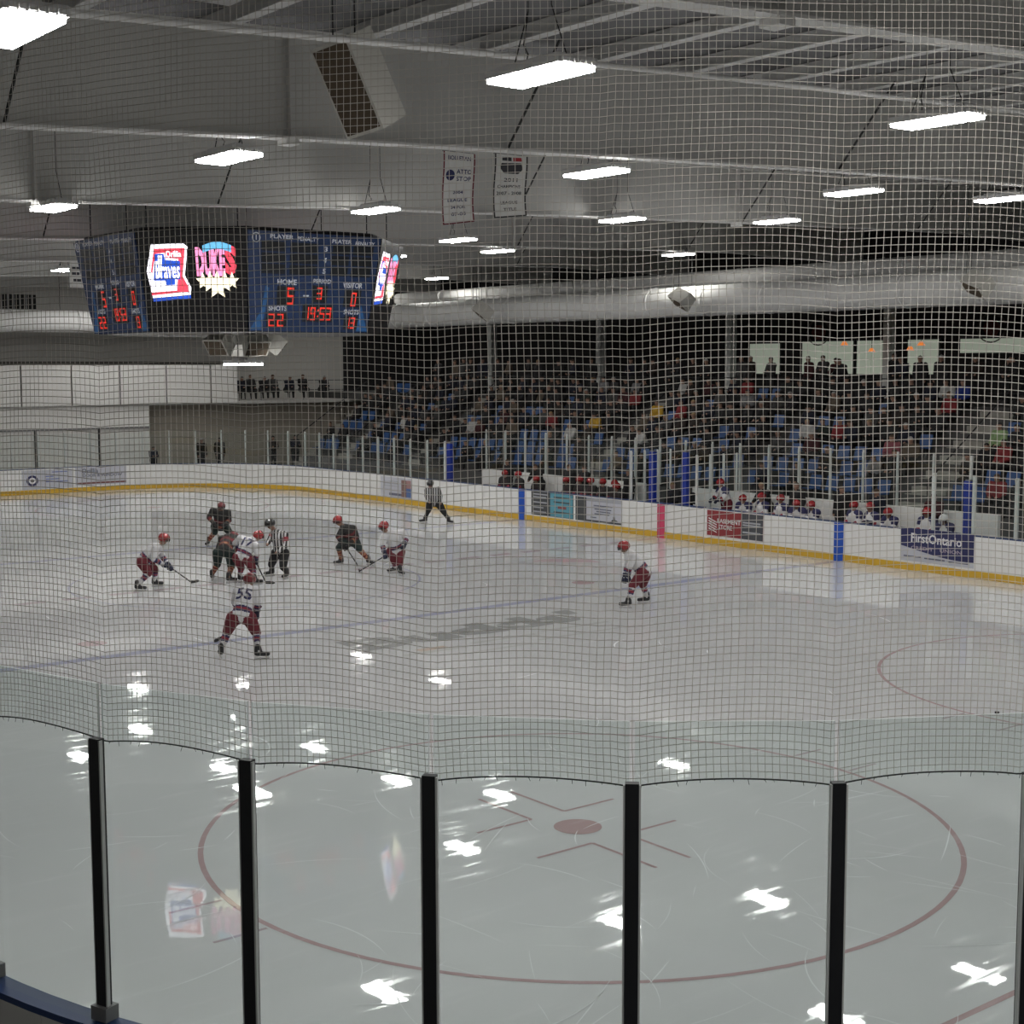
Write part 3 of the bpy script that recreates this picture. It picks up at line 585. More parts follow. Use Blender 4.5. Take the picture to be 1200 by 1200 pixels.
    # video face on the corner to the left of this score face
    fv = face_fn(rotq((-SA, -SB_), q), rotq((-SB_, -SA), q))
    p = MB(); rect(p, fv, 0.004, 0.996, 0.01, 0.99, -0.02, 0.03); vp = p.build('video_panel', SBLK, sbd)
    def sh(poly, m, nm, dd):
        k = MB(); k.prism(poly, fv, dd, dd + 0.003); return k.build(nm, m, vp)
    sh([(0.135, 0.865), (0.43, 0.865), (0.465, 0.835), (0.415, 0.56), (0.465, 0.44), (0.455, 0.37), (0.085, 0.34), (0.06, 0.60)], VW, 'flag_logo_outline', 0.031)
    sh([(0.155, 0.82), (0.44, 0.825), (0.395, 0.55), (0.44, 0.45), (0.435, 0.42), (0.33, 0.41), (0.35, 0.56), (0.37, 0.72), (0.26, 0.73), (0.255, 0.78), (0.165, 0.77), (0.11, 0.58), (0.10, 0.60)], VR, 'flag_logo_red', 0.036)
    sh([(0.16, 0.77), (0.24, 0.77), (0.245, 0.71), (0.385, 0.70), (0.37, 0.52), (0.32, 0.52), (0.315, 0.47), (0.235, 0.465), (0.225, 0.51), (0.115, 0.51)], VB, 'flag_logo_blue', 0.040)
    sh([(0.08, 0.395), (0.44, 0.42), (0.445, 0.40), (0.08, 0.365)], VR, 'flag_logo_stripe', 0.036)
    sh([(0.085, 0.335), (0.455, 0.365), (0.455, 0.335), (0.085, 0.305)], VB, 'flag_logo_shadow', 0.033)
    k = MB(); put_text(k, 'Braves', fv, 0.14, 0.365, 0.53, 0.70, 0.045, bold=True, shear=0.1); k.prism([(0.165, 0.55), (0.19, 0.55), (0.225, 0.755), (0.185, 0.755)], fv, 0.044, 0.046); put_text(k, 'Orillia', fv, 0.26, 0.40, 0.735, 0.80, 0.045, bold=True); k.build('flag_logo_lettering', VW, vp)
    k = MB()
    arc = [(0.60 + 0.26 * t, 0.845 + 0.035 * math.sin(PI * t)) for t in [i / 8 for i in range(9)]]
    k.prism(arc + [(u, v - 0.07) for u, v in reversed(arc)], fv, 0.034, 0.037); k.build('banner_logo_arc', VC, vp)
    k = MB(); put_text(k, 'DUKE', fv, 0.53, 0.80, 0.545, 0.83, 0.036, bold=0.06); k.build('banner_logo_lettering', VP, vp)
    k = MB(); put_text(k, 'S', fv, 0.80, 0.905, 0.56, 0.84, 0.036, bold=0.06); k.build('banner_logo_letter', VR, vp)
    stars = MB()
    for cx, cy, r in ((0.585, 0.50, 0.075), (0.655, 0.49, 0.095), (0.72, 0.46, 0.125), (0.79, 0.49, 0.095), (0.86, 0.50, 0.075)):
        stars.prism([(cx + (r if i % 2 == 0 else r * 0.48) * math.sin(PI * i / 5) * 0.9, cy + (r if i % 2 == 0 else r * 0.48) * math.cos(PI * i / 5) * 1.15) for i in range(10)], fv, 0.040 + r * 0.02, 0.043 + r * 0.02)
    stars.build('banner_logo_stars', VY, vp)
for q, (x, y) in enumerate(oct_):
    p = SBC + Vector((x, y, SZ1)) * 1.0; MB().tube((SBC.x + x * 0.9, SBC.y + y * 0.9, SZ1), (SBC.x + x * 0.9, SBC.y + y * 0.9, zb(x * 0.9) + WD + 0.2), 0.015, n=5).build('hanging_cable', CABLE, sbd)
tr = MB()
for i in range(8):
    a = Vector((*oct_[i], 0)); b = Vector((*oct_[(i + 1) % 8], 0)); tr.tube(SBC + a * 0.93 + Vector((0, 0, SZ1 + 0.05)), SBC + b * 0.93 + Vector((0, 0, SZ1 + 0.05)), 0.05, n=6)
tr.build('top_frame', SBLK, sbd)

# ================================================================== LOUDSPEAKERS, BANNERS
def speaker(label, loc, n_, up, w, h, d, hang=True):
    n_ = Vector(n_).normalized(); up = Vector(up); up = (up - n_ * up.dot(n_)).normalized(); rt = up.cross(n_)
    t = thing('loudspeaker', label, 'loudspeaker', loc, 'hanging loudspeakers')
    M = lambda x, y, z: rt * x + up * y + n_ * z
    c = MB(); k = 0.62
    c.add([M(-w / 2, -h / 2, d / 2), M(w / 2, -h / 2, d / 2), M(w / 2, h / 2, d / 2), M(-w / 2, h / 2, d / 2), M(-w / 2 * k, -h / 2, -d / 2), M(w / 2 * k, -h / 2, -d / 2), M(w / 2 * k, h / 2, -d / 2), M(-w / 2 * k, h / 2, -d / 2)],
          [(0, 1, 2, 3), (5, 4, 7, 6), (1, 5, 6, 2), (4, 0, 3, 7), (3, 2, 6, 7), (4, 5, 1, 0)]); c.build('cabinet', SPKW, t)
    g = MB(); e = 0.04
    g.add([M(-w / 2 + e, -h / 2 + e, d / 2), M(w / 2 - e, -h / 2 + e, d / 2), M(w / 2 - e, h / 2 - e, d / 2), M(-w / 2 + e, h / 2 - e, d / 2)] + [M(-w / 2 + e, -h / 2 + e, d / 2 + .012), M(w / 2 - e, -h / 2 + e, d / 2 + .012), M(w / 2 - e, h / 2 - e, d / 2 + .012), M(-w / 2 + e, h / 2 - e, d / 2 + .012)],
          [(4, 5, 6, 7), (0, 4, 7, 3), (1, 2, 6, 5), (3, 7, 6, 2), (0, 1, 5, 4)]); g.build('grille', GRILLE, t)
    if hang:
        top = zb(loc[0]) + WD + 0.25 - loc[2]
        for s in (-1, 1): p = M(s * w * 0.3, h / 2, 0); MB().tube(p, (p.x, p.y, top), 0.010, n=5).build('hanging_chain', CABLE, t)
    return t
v_ = Vector((0.534, 0.845, 0)); r_ = Vector((0.845, -0.534, 0)); z_ = Vector((0, 0, 1))
speaker('large cream loudspeaker with brown grille hanging near the top of the frame', (-8.1, 11.95, 9.22), -0.66 * v_ - 0.62 * r_ - 0.43 * z_, z_ * 0.90 - r_ * 0.36 - v_ * 0.20, 0.66, 1.16, 0.62)
for i, (y, zz) in enumerate(((45.8, 8.08), (33.6, 8.15), (21.0, 8.13))):
    speaker('small cream loudspeaker tilted before the thick duct, ' + ['nearest the scoreboard', 'middle one of three', 'rightmost of three'][i], (20.4, y + 1.3, zz), (-0.55, 0.35, -0.75), (0.3, 0.75, 0.6), 0.62, 0.80, 0.55)
for i, (dx, dy, wd) in enumerate(((-0.75, -0.30, 'left'), (-0.05, -0.62, 'middle'), (0.62, -0.35, 'right'), (0.3, 0.6, 'rear'))):
    speaker(f'cream cluster loudspeaker hung beneath the scoreboard, {wd} one', (SBC.x + dx * 1.15, SBC.y + dy * 1.15, 6.30), (dx, dy, -0.55), (dx * 0.3, dy * 0.3, 1), 0.66, 0.50, 0.50, False)
lam = copy_tree(l0); lam.location = (0.0, 30.6, 5.76); lam['label'] = 'white rectangular lamp hanging under the scoreboard loudspeakers'
for ch in list(lam.children):
    if ch.name.startswith('hanging_wire'): bpy.data.objects.remove(ch)
MB().tube((0, 0.3, 0.1), (0, 0.3, 0.75), 0.01, n=5).build('hanging_wire', CABLE, lam); MB().tube((0, -0.3, 0.1), (0, -0.3, 0.75), 0.01, n=5).build('hanging_wire', CABLE, lam)

BANNER = mat('banner_cloth', (0.66, 0.66, 0.64), 0.85, vary=0.04, bump=0.15, scale=3); MAROON = mat('banner_maroon', (0.16, 0.02, 0.03), 0.8); NAVY = mat('print_navy', (0.015, 0.02, 0.10), 0.7); PRED = mat('print_red', (0.40, 0.03, 0.04), 0.7)
def banner(label, x0, x1, y, z0, z1, border, lines, logo=None, slant=0.0):
    t = thing('hanging_banner', label, 'banner', (0, y, 0), 'banners hanging from the roof beams')
    fn = lambda u, v, d: (x0 + (x1 - x0) * u, -d + 0.03 * math.sin(v * 5), z0 + (z1 - z0) * v + slant * u * (1 - v))
    c = MB(); N_ = 8
    for d in (0, -0.006): c.add([fn(i / 2, j / N_, d) for j in range(N_ + 1) for i in range(3)], [(j * 3 + i, j * 3 + i + 1, j * 3 + i + 4, j * 3 + i + 3) for j in range(N_) for i in range(2)])
    c.build('cloth', BANNER, t)
    b = MB()
    for u0, u1 in ((0, 0.04), (0.96, 1)):
        for j in range(N_): rect(b, fn, u0, u1, j / N_, (j + 1) / N_, 0.001, 0.004)
    rect(b, fn, 0, 1, 0, 0.018, 0.001, 0.004); b.build('border', border, t)
    for txt, u0, u1, v0, v1, m in lines:
        k = MB(); put_text(k, txt, fn, u0, u1, v0, v1, 0.004, bold=True); k.build('lettering', m, t)
    if logo:
        for poly, m in logo:
            k = MB(); k.prism(poly, fn, 0.002, 0.004); k.build('emblem', m, t)
    MB().tube((x0, 0, z1 + 0.005), (x1, 0, z1 + 0.005), 0.012, n=6).build('hanging_bar', GREYM, t)
    return t
circ = lambda cx, cy, a, b, n_=14: [(cx + a * math.cos(2 * PI * k / n_), cy + b * math.sin(2 * PI * k / n_)) for k in range(n_)]
banner('long white banner with maroon border under the beam, left of two', -4.58, -3.96, 15.16, 7.90, 9.05, MAROON,
       [('BOLLETAN', 0.14, 0.86, 0.89, 0.95, NAVY), ('ATTO', 0.42, 0.9, 0.70, 0.765, NAVY), ('STOP', 0.42, 0.9, 0.60, 0.665, NAVY), ('2004', 0.34, 0.66, 0.42, 0.465, NAVY), ('LEAGUE', 0.18, 0.80, 0.31, 0.36, NAVY), ('34 FOR', 0.28, 0.74, 0.21, 0.26, NAVY), ('07-08', 0.28, 0.74, 0.11, 0.16, NAVY)],
       [(circ(0.23, 0.68, 0.14, 0.075), NAVY)], 0.09)
banner('long white banner with black edging under the beam, right of two', -3.56, -2.88, 15.16, 8.07, 9.10, mat('banner_black', (0.03, 0.03, 0.03), 0.8),
       [('2011', 0.30, 0.72, 0.57, 0.63, INK), ('CHAMPIONS', 0.12, 0.82, 0.47, 0.52, INK), ('2007 - 2008', 0.10, 0.86, 0.36, 0.415, INK), ('LEAGUE', 0.22, 0.74, 0.21, 0.26, INK), ('TITLE', 0.30, 0.70, 0.10, 0.15, INK)],
       [([(0.2, 0.86), (0.8, 0.88), (0.86, 0.78), (0.72, 0.70), (0.3, 0.70), (0.16, 0.78)], INK), ([(0.55, 0.96), (0.8, 0.97), (0.82, 0.91), (0.56, 0.90)], PRED), ([(0.22, 0.96), (0.5, 0.96), (0.5, 0.90), (0.22, 0.90)], INK)], 0.08)
banner('small far white banner with dark lettering left of the scoreboard', 1.50, 2.06, 46.2, 8.44, 9.36, GREYM, [('TEAM', 0.15, 0.85, 0.70, 0.80, INK), ('A B', 0.2, 0.8, 0.50, 0.58, INK), ('CUP', 0.2, 0.8, 0.28, 0.38, INK)] if False else [], [([(0.2, 0.8), (0.8, 0.8), (0.8, 0.72), (0.2, 0.72)], INK), ([(0.2, 0.6), (0.7, 0.6), (0.7, 0.5), (0.2, 0.5)], INK), ([(0.3, 0.35), (0.8, 0.35), (0.8, 0.25), (0.3, 0.25)], INK)])
banner('small far white banner with red border beside the scoreboard', 2.15, 2.80, 46.2, 8.44, 9.36, PRED, [], [([(0.3, 0.8), (0.8, 0.8), (0.8, 0.70), (0.3, 0.70)], NAVY), ([(0.4, 0.5), (0.7, 0.5), (0.7, 0.40), (0.4, 0.40)], NAVY)])

# ================================================================== BOARD ADVERTS
def advert(label, s0, w, z0, z1, base):
    t = thing('board_advert', label, 'sign', (0, 0, 0), 'adverts on the rink boards')
    m = MB(); strip(m, s0 - w, s0, -0.010, -0.002, z0, z1, step=0.25); m.build('panel', base, t)
    def fn(u, v, d):
        x, y, nx, ny = at(s0 - u * w); return (x - nx * (0.011 + d), y - ny * (0.011 + d), z0 + v * (z1 - z0))
    return t, fn
def sY(y): return s_of(XR, 30.0) + (y - RP[min(range(len(RP)), key=lambda i: (RP[i][0] - XR) ** 2 + (RP[i][1] - 30.0) ** 2)][1])
def sXend(x): b = min(range(len(RP)), key=lambda i: (RP[i][0] - 0) ** 2 + (RP[i][1] - Y1) ** 2); return CUM[b] - (x - RP[b][0])
def area(t, fn, u0, u1, v0, v1, m, nm='colour_field', d=0.0, nseg=1):
    k = MB()
    for i in range(nseg): rect(k, fn, u0 + (u1 - u0) * i / nseg, u0 + (u1 - u0) * (i + 1) / nseg, v0, v1, d, d + 0.002)
    return k.build(nm, m, t)
def words(t, fn, txt, u0, u1, v0, v1, m, d=0.004): k = MB(); put_text(k, txt, fn, u0, u1, v0, v1, d, bold=True); k.build('lettering', m, t)
AD_T = mat('ad_teal', (0.10, 0.32, 0.40), 0.5); AD_D = mat('ad_dark', (0.055, 0.06, 0.065), 0.5); AD_G = mat('ad_grey', (0.35, 0.36, 0.40), 0.5); AD_R = mat('ad_red', (0.27, 0.03, 0.035), 0.5); AD_N = mat('ad_navy', (0.022, 0.025, 0.10), 0.5); AD_L = mat('ad_lavender', (0.52, 0.53, 0.58), 0.5); AD_K = mat('ad_ink_grey', (0.12, 0.13, 0.18), 0.6); AD_S = mat('ad_silver', (0.42, 0.43, 0.46), 0.5)
t, fn = advert('board advert half dark and half teal, left of the benches', sY(37.41), 2.36, 0.26, 1.12, AD_D)
area(t, fn, 0.46, 0.99, 0.02, 0.98, AD_T)
for v0, u1 in ((0.86, 0.40), (0.74, 0.36), (0.52, 0.38), (0.30, 0.30), (0.12, 0.36)): area(t, fn, 0.05, u1, v0, v0 + 0.05, AD_S, 'print_line', 0.003)
for v0 in (0.80, 0.60, 0.18): area(t, fn, 0.54, 0.92, v0, v0 + 0.06, AD_D, 'print_line', 0.003)
area(t, fn, 0.64, 0.84, 0.36, 0.46, mat('ad_car_red', (0.25, 0.06, 0.06), 0.5), 'picture', 0.004)
t, fn = advert('board advert of pale grey print with dark left edge', sY(34.93), 2.42, 0.26, 1.10, AD_L)
area(t, fn, 0.0, 0.24, 0.0, 1, AD_D); area(t, fn, 0.24, 1, 0.84, 1.0, AD_G); area(t, fn, 0.24, 1, 0, 0.07, AD_D)
for v0, a, b in ((0.66, 0.40, 0.80), (0.52, 0.42, 0.78), (0.42, 0.46, 0.76), (0.32, 0.42, 0.74), (0.16, 0.34, 0.46)): area(t, fn, a, b, v0, v0 + 0.05, AD_K, 'print_line', 0.003)
k = MB(); k.prism([(0.78, 0.10), (0.92, 0.10), (0.90, 0.16), (0.86, 0.17), (0.85, 0.30), (0.82, 0.30), (0.82, 0.18), (0.79, 0.16)], fn, 0.003, 0.005); k.build('picture', AD_D, t)
t, fn = advert('red and charcoal BASEMENT STORE board advert', sY(28.5), 2.36, 0.30, 1.10, AD_R)
area(t, fn, 0.62, 1.0, 0.0, 1.0, mat('ad_charcoal', (0.07, 0.075, 0.085), 0.5)); words(t, fn, 'BASEMENT', 0.19, 0.61, 0.52, 0.70, WHITE); words(t, fn, 'STORE', 0.21, 0.46, 0.28, 0.46, WHITE)
for i in range(5):
    k = MB(); v0 = 0.66 - i * 0.10; k.prism([(0.03, v0), (0.18, v0 - 0.14), (0.18, v0 - 0.10), (0.03, v0 + 0.05)], fn, 0.003, 0.005); k.build('stripe', WHITE, t)
for v0 in (0.62, 0.52, 0.24): area(t, fn, 0.65, 0.96, v0, v0 + 0.06, AD_S, 'print_line', 0.003)
t, fn = advert('navy and white FirstOntario Credit Union board advert', sY(21.05), 2.36, 0.27, 1.19, AD_L)
k = MB(); arc = [(u / 12, 0.46 - 0.34 * math.sin(PI * 0.5 * (u / 12)) ** 1.1 + 0.05 * (u / 12) ** 3) for u in range(13)]
k.prism(arc + [(1, 1), (0, 1)], fn, 0.001, 0.003); k.build('navy_field', AD_N, t)
words(t, fn, 'FirstOntario', 0.15, 0.84, 0.58, 0.86, WHITE); words(t, fn, 'CREDIT', 0.15, 0.46, 0.36, 0.47, mat('ad_pink', (0.42, 0.36, 0.42), 0.5)); words(t, fn, 'UNION', 0.55, 0.84, 0.36, 0.47, MATS['ad_pink'])
for u0, u1 in ((0.05, 0.30), (0.34, 0.62), (0.66, 0.94)): area(t, fn, u0, u1, 0.13 - u0 * 0.06, 0.17 - u0 * 0.06, AD_K, 'print_line', 0.004)
t, fn = advert('pale board advert with a small photo at its right, behind the linesman', sY(47.5), 2.3, 0.26, 1.08, AD_L)
area(t, fn, 0.68, 0.84, 0.05, 0.9, mat('ad_photo_brown', (0.22, 0.13, 0.11), 0.6), 'picture', 0.001); area(t, fn, 0.84, 0.98, 0.5, 0.9, mat('ad_photo_rose', (0.34, 0.19, 0.18), 0.6), 'picture', 0.001); area(t, fn, 0.84, 0.98, 0.05, 0.5, mat('ad_photo_blue', (0.08, 0.15, 0.34), 0.6), 'picture', 0.001)
for v0 in (0.78, 0.66, 0.54): area(t, fn, 0.1, 0.58, v0, v0 + 0.03, AD_G, 'print_line', 0.003)
area(t, fn, 0.28, 0.68, 0.08, 0.20, AD_K, 'print_line', 0.003)
t, fn = advert('pale lavender end board advert with a dark round badge, leftmost', sXend(4.55), 2.3, 0.24, 1.08, AD_L)
for r0, m in ((0.17, AD_N), (0.10, WHITE), (0.05, INK)): k = MB(); k.prism(circ(0.2, 0.45, r0 * 0.7, r0 * 1.7), fn, 0.002 + (0.2 - r0) * 0.02, 0.004 + (0.2 - r0) * 0.02); k.build('badge', m, t)
for v0, a, b in ((0.62, 0.45, 0.62), (0.48, 0.45, 0.75), (0.34, 0.45, 0.92), (0.85, 0.6, 0.9)): area(t, fn, a, b, v0, v0 + 0.05, mat('ad_blue_ink', (0.14, 0.18, 0.42), 0.6), 'print_line', 0.003)
t, fn = advert('pale lavender end board advert with script lettering and brown stripe', sXend(7.0), 2.4, 0.30, 1.12, AD_L)
words(t, fn, 'Orillia', 0.12, 0.45, 0.66, 0.92, AD_K); words(t, fn, 'DOOR & WINDOW', 0.14, 0.92, 0.44, 0.62, AD_K); area(t, fn, 0.02, 0.99, 0.06, 0.15, mat('ad_brown', (0.18, 0.06, 0.05), 0.6), 'stripe', 0.003, 6)

# ================================================================== BENCHES
struct(MB().bx(15.4, 17.25, 19.4, 43.2, -0.04, 0.30).build('floor_bench', CONC_D), 'raised floor of the player benches')
bw = thing('bench_wall', 'low white panelled wall behind the player benches', 'wall'); bw['kind'] = 'structure'
for i in range(10):
    y1 = 43.1 - 2.38 * i
    if i in (4,): continue
    MB().bx(17.28, 17.42, y1 - 2.34, y1, 0.30, 1.52).build('wall_panel', BOARD, bw)
for i, (a, b, wd) in enumerate(((33.2, 42.6, 'for the dark-shirted team'), (19.6, 28.9, 'for the white-shirted team'))):
    t = thing('player_bench', f'long low plank bench {wd}', 'bench', (16.55, 0, 0.30), 'player benches')
    MB().bx(-0.18, 0.18, a, b, 0.42, 0.47).build('seat_plank', mat('bench_wood', (0.22, 0.16, 0.10), 0.6, vary=0.15), t)
    for k in range(6): y = a + 0.3 + (b - a - 0.6) * k / 5; MB().bx(-0.15, 0.15, y - 0.04, y + 0.04, 0, 0.42).build('leg', GREYM, t)
for i, (x, y, zt, wd) in enumerate(((15.75, 31.55, 2.80, 'left of the timekeeper'), (15.75, 30.0, 2.85, 'right of the timekeeper'), (15.7, 43.15, 2.60, 'where the benches end at the left'), (15.75, 19.25, 2.55, 'beside the goalkeeper in white'))):
    t = thing('padded_post', f'tall blue padded post {wd}', 'post', (x, y, 0), 'blue padded posts')
    MB().box((0, 0, zt / 2 + 0.0), (0.16, 0.22, zt)).build('padding', mat('pad_blue', (0.008, 0.03, 0.28), 0.5), t); MB().box((0, 0, zt + 0.02), (0.12, 0.16, 0.04)).build('cap', GREYM, t)
for i, (y, wd) in enumerate(((32.3, 'left side of the timekeeper box'), (29.2, 'right side of the timekeeper box'))):
    glass_run(f'clear divider glass with white posts on the {wd}', [(15.5 + 0.62 * k, y, 0, 1) for k in range(4)], 0.30, 2.75, 2.8, ALU, 0.05, 0.0, GLASS_FAR)
t = thing('timekeeper_desk', 'blue-topped timekeeper desk against the boards', 'desk', (15.8, 0, 0.30))
MB().bx(-0.3, 0.3, 29.4, 32.1, 0.72, 0.77).build('desk_top', BLUE, t); MB().bx(0.2, 0.25, 29.4, 32.1, 0, 0.72).build('front_panel', BOARD, t)
for y in (29.5, 32.0): MB().bx(-0.28, 0.2, y - 0.03, y + 0.03, 0, 0.72).build('leg', GREYM, t)
# pendant lamps over the serving counter
for i, (y, zz, wd) in enumerate(((33.85, 6.26, 'leftmost, low'), (31.97, 6.31, 'low, right of the column'), (31.45, 6.50, 'higher, right of the column'), (35.25, 6.55, 'highest, left of the column'))):
    t = thing('pendant_lamp', f'small glowing orange pendant lamp over the concourse, {wd}', 'lamp', (30.2, y, zz), 'orange pendant lamps')
    MB().tube((0, 0, -0.06), (0, 0, 0.10), 0.16, 0.06, 12).build('shade', mat('pendant_glow', (0.9, 0.25, 0.05), 0.5, emit=0.7), t); MB().tube((0, 0, 0.1), (0, 0, zb(30.2) + WD + 0.25 - zz), 0.008, n=5).build('cord', CABLE, t)

# ================================================================== PEOPLE
V = Vector
def seg_dist(p, a, b):
    d = b - a; l2 = d.length_squared; t = 0.0 if l2 < 1e-9 else max(0.0, min(1.0, (p - a).dot(d) / l2)); return (p - (a + d * t)).length, t
def remesh(mb, voxel, smooth=2):
    me = mb.mesh('body', []); o = bpy.data.objects.new('body_tmp', me); COL.objects.link(o)
    r = o.modifiers.new('r', 'REMESH'); r.mode = 'VOXEL'; r.voxel_size = voxel
    s = o.modifiers.new('s', 'SMOOTH'); s.factor = 0.5; s.iterations = smooth
    dg = bpy.context.evaluated_depsgraph_get(); out = bpy.data.meshes.new_from_object(o.evaluated_get(dg))
    bpy.data.objects.remove(o); bpy.data.meshes.remove(me); out.materials.clear(); return out
def body(name, J, fwd, voxel, bulk=1.0, pads=True):
    """one continuous figure from its joints; returns mesh and bones with a class for each"""
    k = bulk; p = {n_: V(q) for n_, q in J.items()}
    up = (p['head'] - p['neck']).normalized(); f = V(fwd); f = (f - up * f.dot(up)).normalized()
    B = [('head', p['head'] + up * 0.02, p['head'] - up * 0.045 + f * 0.012, 0.098, 0.080), ('nose', p['head'] + f * 0.085, p['head'] + f * 0.102 - up * 0.03, 0.014, 0.018), ('head', p['head'] - up * 0.07 + f * 0.03, p['head'] - up * 0.075 + f * 0.05, 0.05, 0.042),
         ('neck', p['neck'] - up * 0.04, p['head'] - up * 0.04, 0.066 * k, 0.058)]
    pel, ch, nk = p['pelvis'], p['chest'], p['neck']
    B += [('torso', pel, ch, 0.165 * k, 0.185 * k), ('torso', ch, ch.lerp(nk, 0.55), 0.185 * k, 0.13 * k)]
    for i in '01':
        sh, el, wr, hp, kn, an = (p[a + i] for a in ('sh', 'el', 'wr', 'hip', 'kn', 'ank'))
        B += [('torso', ch.lerp(nk, 0.3), sh, 0.13 * k, 0.105 * k), ('torso', pel.lerp(hp, 0.3), ch.lerp(sh, 0.45), 0.13 * k, 0.13 * k), ('uarm', sh, el, 0.095 * k, 0.078 * k), ('farm', el, wr, 0.076 * k, 0.052 * k), ('hand', wr, wr + (wr - el).normalized() * 0.07, 0.045, 0.038),
              ('hip', pel, hp, 0.16 * k, 0.145 * k), ('thigh', hp, kn, 0.150 * k, 0.100 * k), ('calf', kn, an, 0.088 * k, 0.058 * k)]
    mb = MB()
    for c, a, b, ra, rb in B: mb.capsule(a, b, ra, rb, 12, 4)
    me = remesh(mb, voxel); return me, B, f, up
def paint(me, B, rule, mats, f=None, up=None, head=None):
    """material slot for each face from its nearest limb: rule(cls, t, face centre) -> slot"""
    for m in mats: me.materials.append(m)
    idx = []
    for po in me.polygons:
        c = po.center; best = None
        for cls, a, b, ra, rb in B:
            d, t = seg_dist(c, a, b); d -= ra + (rb - ra) * t
            if best is None or d < best[0]: best = (d, cls, t)
        idx.append(rule(best[1], best[2], c))
    me.polygons.foreach_set('material_index', idx); me.polygons.foreach_set('use_smooth', [True] * len(idx)); me.update()

# shared kit ------------------------------------------------------
def helmet_mesh(m):
    bm = bmesh.new(); bmesh.ops.create_uvsphere(bm, u_segments=20, v_segments=14, radius=1)
    kill = [f for f in bm.faces if f.calc_center_median().z < (-0.12 if f.calc_center_median().y > 0.35 else -0.62)]
    bmesh.ops.delete(bm, geom=kill, context='FACES')
    for v in bm.verts: v.co = V((v.co.x * 0.130, v.co.y * 0.152 - 0.005, v.co.z * 0.125 + 0.025 + (0.012 if abs(v.co.x) < 0.3 and v.co.z > 0.3 else 0)))
    r = bmesh.ops.extrude_face_region(bm, geom=bm.faces[:])
    for v in [g for g in r['geom'] if isinstance(g, bmesh.types.BMVert)]: v.co *= 0.93
    bmesh.ops.recalc_face_normals(bm, faces=bm.faces)
    me = bpy.data.meshes.new('helmet'); bm.to_mesh(me); bm.free(); me.materials.append(m); me.polygons.foreach_set('use_smooth', [True] * len(me.polygons)); return me
H_RED = mat('helmet_red', (0.30, 0.018, 0.022), 0.25, coat=0.6); H_DRED = mat('helmet_dark_red', (0.17, 0.014, 0.018), 0.3, coat=0.5); H_BLK = mat('helmet_black', (0.015, 0.015, 0.016), 0.3, coat=0.5); H_WHT = mat('helmet_white', (0.7, 0.7, 0.7), 0.35)
HELM = {m.name: helmet_mesh(m) for m in (H_RED, H_DRED, H_BLK, H_WHT)}
VIS = MB()
for d in (0, 0.004):
    VIS.add([V(((0.128 - d) * math.sin(a), (0.162 - d) * math.cos(a) - 0.005, z)) for z in (0.045, -0.035) for a in [math.radians(-75 + 15 * i) for i in range(11)]], [(i, i + 1, 12 + i, 11 + i) for i in range(10)])
VISOR = VIS.mesh('visor', glass_mat('visor_glass', (0.55, 0.57, 0.58), 0.06), True)
FACE = MB()
for s in (-1, 1): FACE.capsule((s * 0.033, 0.088, 0.012), (s * 0.040, 0.085, 0.012), 0.011, 0.010, 6, 2)
FACE.capsule((-0.022, 0.088, -0.068), (0.022, 0.088, -0.068), 0.006, 0.006, 6, 2, 1)
FACE = FACE.mesh('face_features', [mat('eye_dark', (0.03, 0.02, 0.02), 0.3), mat('lip', (0.30, 0.11, 0.09), 0.5)], True)
sk = MB(); sk.capsule((0, -0.075, 0.115), (0, 0.135, 0.095), 0.048, 0.044); sk.capsule((0, -0.085, 0.12), (0, -0.065, 0.25), 0.05, 0.058); sk.capsule((0, -0.01, 0.12), (0, -0.04, 0.23), 0.045, 0.05)
SKATE = remesh(sk, 0.014, 2); SKATE.materials.append(mat('skate_black', (0.018, 0.018, 0.02), 0.4)); SKATE.polygons.foreach_set('use_smooth', [True] * len(SKATE.polygons))
bl = MB(); bl.box((0, -0.08, 0.06), (0.028, 0.07, 0.06)); bl.box((0, 0.11, 0.055), (0.028, 0.08, 0.05)); bl.box((0, 0.01, 0.032), (0.014, 0.29, 0.022)); bl.box((0, 0.015, 0.012), (0.005, 0.30, 0.024), 0, 1)
BLADE = bl.mesh('blade', [mat('holder_white', (0.7, 0.7, 0.7), 0.4), mat('steel', (0.6, 0.6, 0.62), 0.25, metal=0.9)])
def glove_mesh(m):
    g = MB()   # x: along the stick, y: from wrist to knuckles, z: back of the hand
    g.capsule((-0.030, 0.02, 0.012), (-0.030, 0.075, 0.018), 0.042, 0.040, 10, 3); g.capsule((0.030, 0.02, 0.012), (0.030, 0.075, 0.018), 0.042, 0.038, 10, 3)
    g.tube((0, -0.105, 0.0), (0, 0.0, 0.006), 0.072, 0.056, 12)
    for i, ln in enumerate((0.92, 1.0, 0.95, 0.8)):
        x = 0.048 - 0.032 * i; a = V((x, 0.085, 0.022)); b = a + V((0, 0.045 * ln, -0.022)); c = b + V((0, -0.012, -0.040 * ln)); d = c + V((0, -0.034 * ln, -0.008))
        g.capsule(a, b, 0.0175, 0.0165, 8, 3); g.capsule(b, c, 0.0165, 0.0155, 8, 3); g.capsule(c, d, 0.0155, 0.014, 8, 3)
    a = V((0.062, 0.02, -0.005)); b = V((0.078, 0.055, -0.030)); c = V((0.058, 0.085, -0.046)); g.capsule(a, b, 0.020, 0.018, 8, 3); g.capsule(b, c, 0.018, 0.015, 8, 3)
    return g.mesh('glove', m, True)
